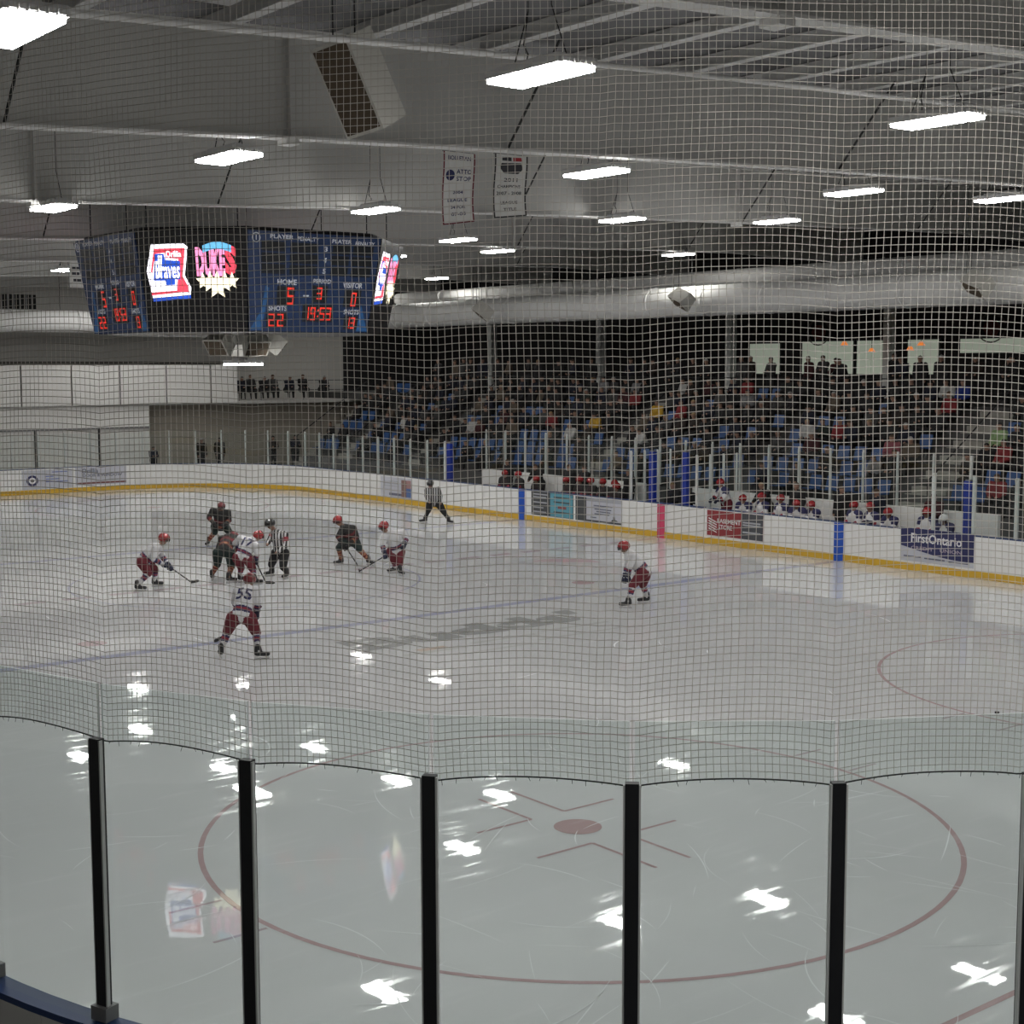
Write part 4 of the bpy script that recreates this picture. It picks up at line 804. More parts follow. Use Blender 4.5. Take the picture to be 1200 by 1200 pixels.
GLOVE = {'navy': glove_mesh(mat('glove_navy', (0.015, 0.018, 0.045), 0.7)), 'black': glove_mesh(mat('glove_black', (0.015, 0.015, 0.016), 0.7))}
CLOTH_W = mat('jersey_white', (0.66, 0.66, 0.67), 0.8, vary=0.05, scale=8, bump=0.2); CLOTH_K = mat('jersey_black', (0.02, 0.02, 0.02), 0.85, vary=0.3, scale=8, bump=0.2); PANT_R = mat('pants_red', (0.135, 0.012, 0.022), 0.75, vary=0.1, scale=8); PANT_G = mat('pants_dark_green', (0.008, 0.02, 0.018), 0.75, vary=0.2)
TRIM_N = mat('trim_navy', (0.03, 0.03, 0.10), 0.8); TRIM_R = mat('trim_red', (0.26, 0.03, 0.045), 0.8); TRIM_DR = mat('trim_dark_red', (0.15, 0.02, 0.025), 0.8); TRIM_Y = mat('trim_tan', (0.35, 0.17, 0.09), 0.8); SOCK_W = mat('sock_white', (0.62, 0.62, 0.62), 0.85); PANT_B = mat('trouser_black', (0.012, 0.012, 0.013), 0.8)

def white_rule(cls, t, c):
    if cls in ('head', 'nose', 'neck'): return 0
    if cls == 'torso': return 1
    if cls == 'uarm': return 1
    if cls == 'farm': return 3 if 0.05 < t < 0.22 else 4 if 0.22 < t < 0.34 else 3 if 0.34 < t < 0.5 else 1
    if cls in ('hip', 'thigh'): return 2
    if cls == 'calf': return 3 if 0.22 < t < 0.32 or 0.46 < t < 0.56 else 4 if 0.32 <= t <= 0.46 else 5
    return 3
def black_rule(cls, t, c):
    if cls in ('head', 'nose', 'neck'): return 0
    if cls in ('torso', 'uarm'): return 1
    if cls == 'farm': return 3 if 0.1 < t < 0.35 else 4 if 0.35 < t < 0.45 else 1
    if cls in ('hip', 'thigh'): return 2
    if cls == 'calf': return 3 if int(t * 7) % 2 == 0 else 4
    return 1
def ref_rule(cls, t, c):
    if cls in ('head', 'nose', 'neck', 'hand'): return 0
    if cls == 'uarm' and 0.3 < t < 0.7: return 3
    if cls in ('torso', 'uarm', 'farm'): return 1
    return 2
PLAYERS = {
 'white_left': {"anchor": [-2.67, 30.93], "view": 0.419, "J": {"head": [0.37, -0.17, 1.26], "neck": [0.27, -0.12, 1.12], "chest": [0.15, -0.07, 1.02], "pelvis": [-0.1, 0.04, 0.76], "sh0": [0.12, -0.27, 1.07], "sh1": [0.33, 0.07, 1.07], "el0": [0.02, -0.31, 0.81], "el1": [0.44, 0.08, 0.8], "wr0": [0.38, -0.28, 0.59], "wr1": [0.54, -0.11, 0.56], "hip0": [-0.18, -0.05, 0.71], "hip1": [0.04, 0.13, 0.69], "kn0": [-0.05, -0.14, 0.45], "kn1": [0.24, 0.09, 0.44], "ank0": [-0.2, -0.04, 0.11], "ank1": [0.22, 0.07, 0.17], "foot0": [-0.34, -0.24, 0.0], "foot1": [0.34, 0.24, 0.0]}, "stick": [[0.42, -0.16, 0.63], [1.25, 0.14, 0.03], [1.64, 0.35, 0.03]]},
 'black_far': {"anchor": [2.87, 37.78], "view": 0.468, "J": {"head": [0.03, -0.01, 1.25], "neck": [0.02, -0.01, 1.1], "chest": [0.01, -0.0, 0.98], "pelvis": [0.12, 0.27, 0.62], "sh0": [-0.21, 0.11, 1.15], "sh1": [0.21, -0.11, 1.09], "el0": [-0.35, 0.12, 0.94], "el1": [0.22, -0.17, 0.83], "wr0": [-0.3, -0.19, 0.74], "wr1": [-0.03, -0.32, 0.73], "hip0": [-0.03, 0.33, 0.62], "hip1": [0.25, 0.19, 0.6], "kn0": [-0.17, 0.09, 0.45], "kn1": [0.26, -0.13, 0.44], "ank0": [-0.32, 0.22, 0.14], "ank1": [0.38, -0.14, 0.12], "foot0": [-0.29, 0.36, 0.0], "foot1": [0.29, -0.36, 0.0]}, "stick": None},
 'black_draw': {"anchor": [-0.6, 30.93], "view": 0.468, "J": {"head": [0.64, 0.52, 1.1], "neck": [0.54, 0.4, 1.12], "chest": [0.38, 0.28, 1.06], "pelvis": [0.06, -0.03, 0.84], "sh0": [0.25, 0.43, 1.08], "sh1": [0.59, 0.2, 1.09], "el0": [0.22, 0.56, 0.85], "el1": [0.68, 0.38, 0.81], "wr0": [0.44, 0.56, 0.64], "wr1": [0.65, 0.51, 0.59], "hip0": [-0.07, 0.04, 0.76], "hip1": [0.22, -0.11, 0.73], "kn0": [-0.04, 0.15, 0.43], "kn1": [0.28, -0.01, 0.38], "ank0": [-0.2, 0.1, 0.16], "ank1": [0.19, -0.09, 0.08], "foot0": [-0.08, 0.38, 0.0], "foot1": [0.08, -0.38, 0.0]}, "stick": None},
 'white_draw': {"anchor": [-0.2, 30.16], "view": 0.486, "J": {"head": [0.27, -0.03, 1.22], "neck": [0.18, -0.01, 1.16], "chest": [0.03, 0.04, 1.05], "pelvis": [-0.16, 0.03, 0.75], "sh0": [-0.1, 0.22, 1.18], "sh1": [0.12, -0.18, 1.0], "el0": [-0.16, 0.43, 1.04], "el1": [0.14, -0.21, 0.79], "wr0": [0.19, 0.24, 0.56], "wr1": [0.17, -0.09, 0.62], "hip0": [-0.25, 0.13, 0.69], "hip1": [-0.03, -0.04, 0.64], "kn0": [-0.13, 0.18, 0.4], "kn1": [0.14, 0.04, 0.37], "ank0": [-0.16, 0.08, 0.15], "ank1": [0.15, -0.08, 0.07], "foot0": [-0.04, 0.34, 0.0], "foot1": [0.04, -0.34, 0.0]}, "stick": [[0.19, 0.03, 0.64], [0.29, -0.37, 0.03], [0.48, -0.52, 0.03]]},
 'referee': {"anchor": [0.91, 30.62], "view": 0.506, "J": {"head": [-0.17, 0.04, 1.45], "neck": [-0.08, 0.02, 1.3], "chest": [0.04, -0.02, 1.11], "pelvis": [0.09, 0.01, 0.68], "sh0": [-0.04, 0.13, 1.19], "sh1": [0.13, -0.19, 1.18], "el0": [-0.2, 0.05, 1.04], "el1": [0.12, -0.3, 0.92], "wr0": [-0.34, -0.1, 0.96], "wr1": [-0.16, -0.31, 0.75], "hip0": [0.0, 0.09, 0.64], "hip1": [0.16, -0.09, 0.66], "kn0": [-0.14, 0.08, 0.35], "kn1": [0.1, -0.12, 0.31], "ank0": [-0.12, 0.07, 0.14], "ank1": [0.22, -0.12, 0.07], "foot0": [-0.04, 0.36, 0.0], "foot1": [0.04, -0.36, 0.0]}, "stick": None},
 'white_55': {"anchor": [-5.02, 21.44], "view": 0.48, "J": {"head": [0.36, 0.26, 1.46], "neck": [0.3, 0.2, 1.36], "chest": [0.2, 0.14, 1.21], "pelvis": [0.02, -0.01, 0.84], "sh0": [0.1, 0.27, 1.28], "sh1": [0.38, 0.05, 1.29], "el0": [0.14, 0.49, 1.04], "el1": [0.37, -0.06, 1.07], "wr0": [0.28, 0.53, 0.84], "wr1": [0.4, 0.07, 0.84], "hip0": [-0.11, 0.06, 0.8], "hip1": [0.16, -0.08, 0.79], "kn0": [-0.15, 0.25, 0.5], "kn1": [0.34, -0.01, 0.48], "ank0": [-0.35, 0.12, 0.23], "ank1": [0.26, -0.13, 0.15], "foot0": [-0.27, 0.32, 0.0], "foot1": [0.27, -0.32, 0.0]}, "stick": [[0.51, 0.07, 0.96], [0.55, 1.96, 0.03], [0.23, 1.64, 0.03]]},
 'black_right': {"anchor": [3.83, 31.4], "view": 0.558, "J": {"head": [-0.43, 0.15, 1.28], "neck": [-0.29, 0.12, 1.14], "chest": [-0.15, 0.1, 1.01], "pelvis": [-0.05, 0.15, 0.69], "sh0": [-0.38, 0.0, 1.07], "sh1": [0.08, 0.16, 1.04], "el0": [-0.54, -0.02, 0.87], "el1": [0.13, 0.06, 0.81], "wr0": [-0.53, -0.14, 0.74], "wr1": [-0.34, -0.14, 0.57], "hip0": [-0.22, 0.14, 0.67], "hip1": [0.09, 0.08, 0.65], "kn0": [-0.45, 0.1, 0.53], "kn1": [0.13, -0.08, 0.46], "ank0": [-0.37, 0.17, 0.21], "ank1": [0.33, -0.2, 0.1], "foot0": [-0.34, 0.27, 0.0], "foot1": [0.34, -0.27, 0.0]}, "stick": [[-0.5, -0.14, 0.76], [0.05, -0.04, 0.03], [-0.38, -0.93, 0.03]]},
 'white_right': {"anchor": [3.74, 29.07], "view": 0.587, "J": {"head": [-0.37, 0.06, 1.32], "neck": [-0.29, 0.07, 1.18], "chest": [-0.13, 0.03, 1.06], "pelvis": [0.0, 0.06, 0.69], "sh0": [-0.35, 0.09, 1.06], "sh1": [0.18, -0.06, 1.14], "el0": [-0.43, 0.05, 0.84], "el1": [0.21, -0.16, 0.98], "wr0": [-0.43, -0.05, 0.61], "wr1": [0.05, -0.27, 0.83], "hip0": [-0.09, 0.12, 0.64], "hip1": [0.12, 0.02, 0.62], "kn0": [-0.11, -0.02, 0.37], "kn1": [0.06, -0.04, 0.33], "ank0": [-0.07, 0.05, 0.15], "ank1": [0.08, -0.05, 0.07], "foot0": [0.05, 0.27, -0.0], "foot1": [-0.05, -0.27, 0.0]}, "stick": [[0.03, -0.26, 0.83], [-0.6, 0.95, 0.03], [-0.4, 1.39, 0.03]]},
 'linesman': {"anchor": [12.06, 38.95], "view": 0.615, "J": {"head": [-0.21, 0.09, 1.43], "neck": [-0.17, 0.12, 1.28], "chest": [-0.1, 0.1, 1.09], "pelvis": [0.0, 0.12, 0.77], "sh0": [-0.28, 0.2, 1.2], "sh1": [0.04, -0.03, 1.24], "el0": [-0.33, 0.17, 1.0], "el1": [0.1, -0.13, 1.02], "wr0": [-0.35, -0.02, 0.83], "wr1": [0.01, -0.25, 0.79], "hip0": [-0.13, 0.21, 0.72], "hip1": [0.12, 0.03, 0.71], "kn0": [-0.26, 0.18, 0.44], "kn1": [0.22, -0.15, 0.42], "ank0": [-0.29, 0.27, 0.17], "ank1": [0.39, -0.21, 0.13], "foot0": [-0.27, 0.43, 0.0], "foot1": [0.27, -0.43, 0.0]}, "stick": None},
 'white_blueline': {"anchor": [5.24, 21.15], "view": 0.753, "J": {"head": [-0.2, 0.18, 1.38], "neck": [-0.15, 0.14, 1.27], "chest": [-0.06, 0.06, 1.15], "pelvis": [0.14, -0.13, 0.83], "sh0": [-0.18, -0.1, 1.22], "sh1": [0.03, 0.25, 1.17], "el0": [-0.28, -0.09, 0.96], "el1": [-0.0, 0.3, 0.91], "wr0": [-0.27, -0.02, 0.73], "wr1": [-0.1, 0.26, 0.66], "hip0": [0.03, -0.2, 0.79], "hip1": [0.27, -0.06, 0.76], "kn0": [-0.15, -0.06, 0.53], "kn1": [0.22, -0.02, 0.47], "ank0": [-0.18, 0.01, 0.12], "ank1": [0.26, -0.05, 0.17], "foot0": [-0.39, -0.1, 0.0], "foot1": [0.39, 0.1, 0.0]}, "stick": None}}
# facing: 0 away from the camera, 90 to its right, 180 towards it; toe angles likewise
INFO = {
 'white_left': ('white', 95, (95, 85), H_RED, 'skater in white with red helmet at far left, reaching a stick to the right', None),
 'black_far': ('black', 182, (200, 165), H_DRED, 'crouching skater in black and red facing the camera behind the face-off', None),
 'black_draw': ('black', 25, (10, 75), H_DRED, 'skater in black and dark red bent over the face-off with back to the camera', None),
 'white_draw': ('white', 55, (40, 80), H_RED, 'skater in white number 17 leaning into the face-off', '17'),
 'referee': ('ref', 245, (255, 215), H_BLK, 'striped referee with black helmet standing beside the face-off', None),
 'white_55': ('white', 5, (350, 80), H_DRED, 'nearest skater in white number 55 seen from behind with legs wide', '55'),
 'black_right': ('black', 232, (260, 140), H_RED, 'skater in black and red lunging left at centre ice', None),
 'white_right': ('white', 235, (260, 150), H_RED, 'skater in white right of centre ice reaching a stick to the left', None),
 'linesman': ('ref', 185, (265, 130), H_BLK, 'striped linesman bent with hands on knees near the far boards', None),
 'white_blueline': ('white', 272, (275, 265), H_RED, 'skater in white with red pants crouching alone at the near blue line', None)}
def d_of(view, deg):
    a = view + math.radians(deg); return V((math.sin(a), math.cos(a), 0))
STICK = mat('stick_shaft', (0.02, 0.02, 0.022), 0.4)
for key, P in PLAYERS.items():
    team, face, toes, hm, label, num = INFO[key]; J = {k: V(v) for k, v in P['J'].items()}; vw = P['view']
    ah = d_of(vw, 0); fw = d_of(vw, face)
    for i in (0, 1):
        ft = J.pop(f'foot{i}'); td = d_of(vw, toes[i]); J[f'foot{i}'] = ft
        J[f'ank{i}'] = ft - td * 0.06 + V((0, 0, 0.17)); J[f'kn{i}'] = J[f'kn{i}'] + ah * (ft.dot(ah)) * 0.4
    feet = (J.pop('foot0'), J.pop('foot1'))
    me, B, f, up = body('person', J, fw, 0.022, 1.0)
    if team == 'white': mats = [SKIN, CLOTH_W, PANT_R, TRIM_N, TRIM_R, SOCK_W]; rule = white_rule
    elif team == 'black': mats = [SKIN, CLOTH_K, PANT_G, TRIM_DR, TRIM_Y, TRIM_DR]; rule = black_rule
    else: mats = [SKIN, striped_mat('stripes_' + key, tuple(d_of(vw, 90 + (20 if key == 'referee' else 0))), 0.085, (0.62, 0.62, 0.62), (0.015, 0.015, 0.015)), PANT_B]; mats.append(TRIM_R if key == 'referee' else mats[1]); rule = ref_rule
    pel, chs = J['pelvis'], J['chest']; ax = (chs - pel)
    if team != 'ref':
        base = rule
        def rule(cls, t, c, base=base, pel=pel, ax=ax, team=team):
            k = base(cls, t, c)
            if cls in ('torso', 'hip', 'thigh') or k in (1, 2):
                h = (c - pel).dot(ax) / ax.length_squared
                if cls in ('torso', 'hip'):
                    if h > -0.10 and h < 0.10: return 1
                    if 0.10 <= h < 0.20: return 3
                    if 0.20 <= h < 0.30: return 4
                    if 0.30 <= h < 0.38: return 3
                    if h >= 0.38: return 1 if team == 'white' else (3 if 0.6 < h < 0.85 else 1)
            return k
    paint(me, B, rule, mats)
    o = link('person', me, None, (*P['anchor'], 0.0)); tag(o, label, 'person', 'people on the ice')
    hq = Matrix((V(fw).cross(V((0, 0, 1))), V(fw), V((0, 0, 1)))).transposed().to_4x4()
    tilt = Matrix.Rotation(math.radians(-14), 4, 'X')
    h = link('helmet', HELM[hm.name], o); h.matrix_local = Matrix.Translation(J['head'] + up * 0.02) @ hq @ tilt
    vz = link('visor', VISOR, h)
    fc = link('face_features', FACE, o); fc.matrix_local = Matrix.Translation(J['head']) @ hq
    for i in (0, 1):
        td = d_of(vw, toes[i]); s = link('skate', SKATE, o); s.matrix_local = Matrix.Translation(feet[i]) @ Matrix((td.cross(V((0, 0, 1))), td, V((0, 0, 1)))).transposed().to_4x4(); link('blade', BLADE, s)
    stick = [V(q) for q in P['stick']] if P['stick'] else None
    if team != 'ref':
        for i in (0, 1):
            el, wr = J[f'el{i}'], J[f'wr{i}']; y = (wr - el).normalized(); x = ((stick[0] - stick[1]).normalized() if stick else d_of(vw, 90)); z = x.cross(y)
            if z.length < 0.1: z = V((0, 0, 1)).cross(y)
            z.normalize(); x = y.cross(z).normalized(); g = link('glove', GLOVE['navy' if team == 'white' else 'black'], o)
            g.matrix_local = Matrix.Translation(wr) @ Matrix((x, y, z)).transposed().to_4x4()
    if num:
        back = -fw; n_ = (back + V((0, 0, 0.9))).normalized() if key == 'white_55' else (-ah * 0.8 + V((0, 0, 0.55))).normalized()
        upv = (chs - pel).normalized(); upv = (upv - n_ * upv.dot(n_)).normalized(); rt = upv.cross(n_); cen = pel.lerp(chs, 0.86)
        bvh = BVHTree.FromPolygons([v.co for v in me.vertices], [tuple(p.vertices) for p in me.polygons])
        def fnn(u, v, d, cen=cen, rt=rt, upv=upv, n_=n_, bvh=bvh):
            q = cen + rt * (u - 0.5) * 0.30 + upv * (v - 0.5) * 0.24; hit = bvh.ray_cast(q + n_ * 0.6, -n_)
            return (hit[0] if hit[0] is not None else q + n_ * 0.2) + n_ * 0.012
        tv, tfs = text_mesh(num, True); bm = bmesh.new(); bv = [bm.verts.new((a, b, 0)) for a, b in tv]
        for fc_ in tfs: bm.faces.new([bv[i] for i in fc_])
        bmesh.ops.triangulate(bm, faces=bm.faces[:]); bmesh.ops.subdivide_edges(bm, edges=bm.edges[:], cuts=2, use_grid_fill=True)
        for v in bm.verts: v.co = fnn(v.co.x, v.co.y, 0)
        nme = bpy.data.meshes.new('jersey_number'); bm.to_mesh(nme); bm.free(); nme.materials.append(TRIM_N); link('jersey_number', nme, o)
    if stick:
        a, b, c = stick; A_ = V((*P['anchor'], 0)); wd = {'white_left': 'pointing right from the far left skater in white', 'white_draw': 'held down at the face-off by number 17', 'white_55': 'mostly hidden before number 55, its blade at his left', 'black_right': 'held low by the lunging skater in black', 'white_right': 'reaching left from the skater in white at centre'}[key]
        t = thing('hockey_stick', f'dark hockey stick {wd}', 'hockey stick', tuple(A_), 'hockey sticks')
        MB().tube(a, b + V((0, 0, 0.02)), 0.016, 0.016, 8).build('shaft', STICK, t)
        d = (c - b); d.z = 0; l = min(0.32, max(0.22, d.length)); d.normalize(); s = d.cross(V((0, 0, 1))) * 0.008; k = MB()
        prof = [(0, 0.012, 0.075), (0.3, 0.008, 0.08), (0.8, 0.008, 0.078), (1.0, 0.02, 0.06)]; vs_ = []
        for tt, z0, z1 in prof:
            q = b + d * l * tt + d.cross(V((0, 0, 1))) * 0.02 * tt * tt; q.z = 0
            vs_ += [q + s + V((0, 0, z0)), q - s + V((0, 0, z0)), q - s + V((0, 0, z1)), q + s + V((0, 0, z1))]
        k.add(vs_, [(0, 1, 2, 3), (15, 14, 13, 12)] + [(4 * i + j, 4 * i + 4 + j, 4 * i + 4 + (j + 1) % 4, 4 * i + (j + 1) % 4) for i in range(3) for j in range(4)]); k.build('stick_blade', mat('blade_tape', (0.03, 0.03, 0.03), 0.8), t)
pk = MB().tube((0, 0, 0.004), (0, 0, 0.03), 0.038, 0.038, 20); pk = pk.build('puck', BLACKP, None, False, (2.5, 9.58, 0)); tag(pk, 'small black puck lying beside the right-hand face-off circle', 'puck')

# ---- seated and standing figures (local +y is forward)
def gen(kind):
    J = dict(pelvis=(0, 0, .50), chest=(0, .06, .86), neck=(0, .07, 1.04), head=(0, .10, 1.20), sh0=(-.19, .05, .99), sh1=(.19, .05, .99), el0=(-.25, .12, .74), el1=(.25, .12, .74), wr0=(-.12, .34, .64), wr1=(.12, .34, .64),
             hip0=(-.10, .02, .50), hip1=(.10, .02, .50), kn0=(-.14, .40, .52), kn1=(.14, .40, .52), ank0=(-.13, .42, .09), ank1=(.13, .42, .09))
    if kind == 'lean': J.update(chest=(0, .16, .82), neck=(0, .24, .98), head=(0, .31, 1.11), sh0=(-.19, .22, .93), sh1=(.19, .22, .93), el0=(-.22, .34, .68), el1=(.22, .34, .68), wr0=(-.05, .48, .66), wr1=(.05, .48, .66))
    if kind == 'turn': J.update(chest=(.03, .04, .86), neck=(.05, .05, 1.04), head=(.07, .08, 1.20), el0=(-.28, .05, .74), wr0=(-.14, .25, .80), wr1=(.05, .30, .76))
    if kind == 'slouch': J.update(chest=(0, -.06, .82), neck=(0, -.05, .99), head=(0, .02, 1.14), sh0=(-.19, -.07, .94), sh1=(.19, -.07, .94), el0=(-.26, .0, .70), el1=(.26, .0, .70), wr0=(-.1, .2, .58), wr1=(.1, .2, .58), kn0=(-.17, .40, .50), kn1=(.17, .40, .50))
    if kind.startswith('stand'):
        J = dict(pelvis=(0, 0, .95), chest=(0, .01, 1.28), neck=(0, .0, 1.46), head=(0, .03, 1.62), sh0=(-.19, 0, 1.40), sh1=(.19, 0, 1.40), el0=(-.25, -.02, 1.12), el1=(.25, -.02, 1.12), wr0=(-.24, .08, .88), wr1=(.24, .08, .88),
                 hip0=(-.10, 0, .92), hip1=(.10, 0, .92), kn0=(-.11, .02, .50), kn1=(.11, .02, .50), ank0=(-.12, 0, .09), ank1=(.12, 0, .09))
        if kind == 'stand_arms': J.update(el0=(-.24, .10, 1.12), el1=(.24, .10, 1.12), wr0=(.06, .22, 1.14), wr1=(-.06, .24, 1.18))
        if kind == 'stand_lean': J.update(chest=(.04, .10, 1.24), neck=(.06, .16, 1.40), head=(.07, .21, 1.55), sh0=(-.14, .12, 1.34), sh1=(.24, .12, 1.34), el0=(-.22, .25, 1.10), el1=(.30, .25, 1.10), wr0=(-.14, .42, 1.02), wr1=(.22, .42, 1.02))
    return J
KINDS = ['sit', 'lean', 'turn', 'slouch', 'stand', 'stand_arms', 'stand_lean']
SPEC = {}
for kd in KINDS:
    J = gen(kd); me, B, f, up = body('person', J, (0, 1, 0), 0.034, 1.0 if 'stand' in kd else 0.97)
    toe = MB()
    hd = V(J['head'])
    def rule(cls, t, c, hd=hd, J=J):
        if cls in ('head', 'nose', 'neck'): return 1 if (c.z - hd.z > 0.035 or (c.y - hd.y < -0.02 and c.z - hd.z > -0.07)) and cls == 'head' else 0
        if cls == 'hand': return 0
        if cls in ('torso', 'uarm', 'farm'): return 2
        return 3
    paint(me, B, rule, [SKIN, HAIRM[0], CLOTH_K, PANT_B]); SPEC[kd] = me
SHOE = MB(); SHOE.capsule((0, -0.05, 0.05), (0, 0.13, 0.04), 0.05, 0.042, 10, 3); SHOE = SHOE.mesh('shoe', BLACKP, True)
TOPS = {}
def top(n_, c): TOPS[n_] = mat('top_' + n_.replace(' ', '_'), c, 0.85, vary=0.2, scale=10)
for n_, c in (('black', (.006, .006, .007)), ('charcoal', (.013, .013, .014)), ('dark navy', (.006, .008, .020)), ('dark brown', (.018, .012, .009)), ('dark green', (.008, .014, .010)), ('grey', (.04, .04, .04)), ('maroon', (.04, .007, .009)), ('red', (.17, .015, .018)), ('white', (.34, .34, .33)), ('yellow', (.38, .23, .02)), ('pale green', (.20, .29, .14)), ('bright blue', (.006, .022, .17)), ('tan', (.09, .07, .05)), ('light grey', (.15, .15, .155)), ('pink', (.20, .06, .075))): top(n_, c)
def person(kd, loc, rz, col, hair, label, group, cat='person', scale=1.0, trousers=None):
    o = bpy.data.objects.new('person', SPEC[kd]); COL.objects.link(o); o.location = loc; o.rotation_euler = (0, 0, rz); o.scale = (scale,) * 3
    for i, m in ((1, hair), (2, TOPS[col] if isinstance(col, str) else col), (3, trousers or PANT_B)):
        o.material_slots[i].link = 'OBJECT'; o.material_slots[i].material = m
    return tag(o, label, cat, group)
FACE_RINK = PI / 2          # local +y turned to -x
# seat: moulded pan and back on a bracket
st_ = MB(); st_.add([(-.23, .42, .43), (.23, .42, .43), (.23, .06, .40), (-.23, .06, .40), (-.23, .42, .46), (.23, .42, .46), (.23, .06, .43), (-.23, .06, .43)], [(0, 1, 2, 3), (4, 7, 6, 5), (0, 4, 5, 1), (1, 5, 6, 2), (2, 6, 7, 3), (3, 7, 4, 0)])
st_.add([(-.23, .06, .42), (.23, .06, .42), (.22, -.04, .86), (-.22, -.04, .86), (-.23, .02, .42), (.23, .02, .42), (.22, -.08, .86), (-.22, -.08, .86)], [(0, 1, 2, 3), (4, 7, 6, 5), (0, 4, 5, 1), (1, 5, 6, 2), (2, 6, 7, 3), (3, 7, 4, 0)])
st_.box((0, 0.03, .20), (.06, .08, .40), 0, 1); SEATM = st_.mesh('stadium_seat', [SEATB, GREYM])
ORD = ['front', 'second', 'third', 'fourth', 'fifth', 'sixth', 'top']
SECT = [(8, AISLES[0] - AW / 2, 'right of the wide stairs'), (AISLES[0] + AW / 2, 30.7, 'behind the white-shirted bench'), (30.7, AISLES[1] - AW / 2, 'behind the timekeeper box'), (AISLES[1] + AW / 2, AISLES[2] - AW / 2, 'behind the dark-shirted bench'), (AISLES[2] + AW / 2, AISLES[3] - AW / 2, 'beyond the far blue line'), (AISLES[3] + AW / 2, 59.2, 'at the far corner')]
SPECIAL = [(3, 40.4, 'yellow', 'lean'), (2, 40.5, 'white', 'lean'), (3, 21.9, 'pale green', 'sit'), (2, 21.2, 'red', 'sit'), (6, 24.9, 'white', 'turn'), (6, 24.3, 'bright blue', 'sit'), (1, 24.9, 'light grey', 'lean'), (3, 29.3, 'white', 'sit'), (3, 28.0, 'red', 'sit'), (4, 36.2, 'red', 'sit'), (3, 43.0, 'red', 'lean'), (0, 37.0, 'tan', 'sit'),
           (2, 36.8, 'white', 'lean'), (6, 39.9, 'light grey', 'sit'), (6, 42.0, 'light grey', 'sit'), (2, 52.9, 'white', 'turn'), (2, 47.4, 'white', 'sit'), (5, 33.0, 'light grey', 'sit'), (5, 24.8, 'red', 'sit'), (2, 25.4, 'pink', 'sit'), (4, 37.3, 'yellow', 'sit'), (5, 39.5, 'red', 'sit'), (5, 40.2, 'maroon', 'sit'), (0, 20.3, 'red', 'sit'), (6, 37.2, 'white', 'turn'), (6, 34.0, 'red', 'sit'), (3, 46.0, 'maroon', 'sit')]
HW = {'hair_dark': 'dark-haired', 'hair_brown': 'brown-haired', 'hair_grey': 'grey-haired', 'hair_fair': 'fair-haired'}
OCC = [0.25, 0.45, 0.66, 0.82, 0.95, 1.2, 1.4]; PITCH = 0.68
taken = {}
for r, y, c, kd in SPECIAL: taken[(r, round(y / PITCH))] = (c, kd)
DARKS = ['black'] * 10 + ['charcoal'] * 6 + ['dark navy'] * 5 + ['dark brown'] * 3 + ['dark green', 'grey', 'maroon', 'grey', 'tan']
rs = random.Random(11); ns = nsp = 0
for r in range(ROWS):
    x = SX + SD * r + 0.52; z = SZ + SR * r
    for j in range(round(15.5 / PITCH), round(59.0 / PITCH)):
        y = j * PITCH; sec = next((s for s in SECT if s[0] + 0.25 < y < s[1] - 0.25), None)
        if sec is None: continue
        empt = 0.5 + 0.5 * math.sin(y * 0.75 + r * 1.9)     # clumps of empty seats
        sp_ = taken.get((r, j)); occ = sp_ is not None or rs.random() < OCC[r] * (0.55 + 0.75 * empt)
        if occ and nsp < 300:
            hr = rs.choice(HAIRM[:2] * 3 + HAIRM); c, kd = sp_ if sp_ else (rs.choice(DARKS), rs.choice(['sit', 'sit', 'lean', 'turn', 'slouch']))
            person(kd, (x - 0.05, y + (rs.uniform(-.04, .04)), z), FACE_RINK + rs.uniform(-.25, .25), c, hr, f'{HW[hr.name]} spectator in a {c} top in the {ORD[r]} row {sec[2]}', f'spectators in the {ORD[r]} row {sec[2]}', scale=rs.uniform(0.93, 1.03)); nsp += 1
        elif ns < 300:
            s = link('stadium_seat', SEATM, None, (x, y, z)); s.rotation_euler = (0, 0, FACE_RINK); ns += 1
            tag(s, f'empty blue plastic seat in the {ORD[r]} row {sec[2]}', 'seat', f'empty blue seats in the {ORD[r]} row {sec[2]}')
# standing on the concourse above the top row
for k in range(36):
    y = 21 + k * 0.98 + rs.uniform(-.3, .3); c = rs.choice(DARKS); x = 23.75 + rs.choice([0, 0, 0.5, 1.0])
    if k in (10, 12): c = 'maroon'
    hr = rs.choice(HAIRM[:2] * 3 + HAIRM); person(rs.choice(['stand', 'stand_arms', 'stand_lean']), (x, y, 4.30), FACE_RINK + rs.uniform(-.4, .4), c, hr, f'{HW[hr.name]} spectator in a {c} coat standing on the concourse ' + next((s[2] for s in SECT if s[0] - 1.3 < y < s[1] + 1.3), 'by the rail'), 'standing spectators on the concourse', scale=rs.uniform(.95, 1.05))
gr = thing('concourse_rail', 'black guard rail along the front of the concourse', 'railing')
for k in range(20): MB().tube((23.4, 14 + k * 2.3, 4.3), (23.4, 14 + k * 2.3, 5.2), 0.02, n=6).build('rail_post', BLACKP, gr)
for zz in (4.75, 5.2): MB().tube((23.4, 14, zz), (23.4, 57.7, zz), 0.02, n=6).build('rail', BLACKP, gr)
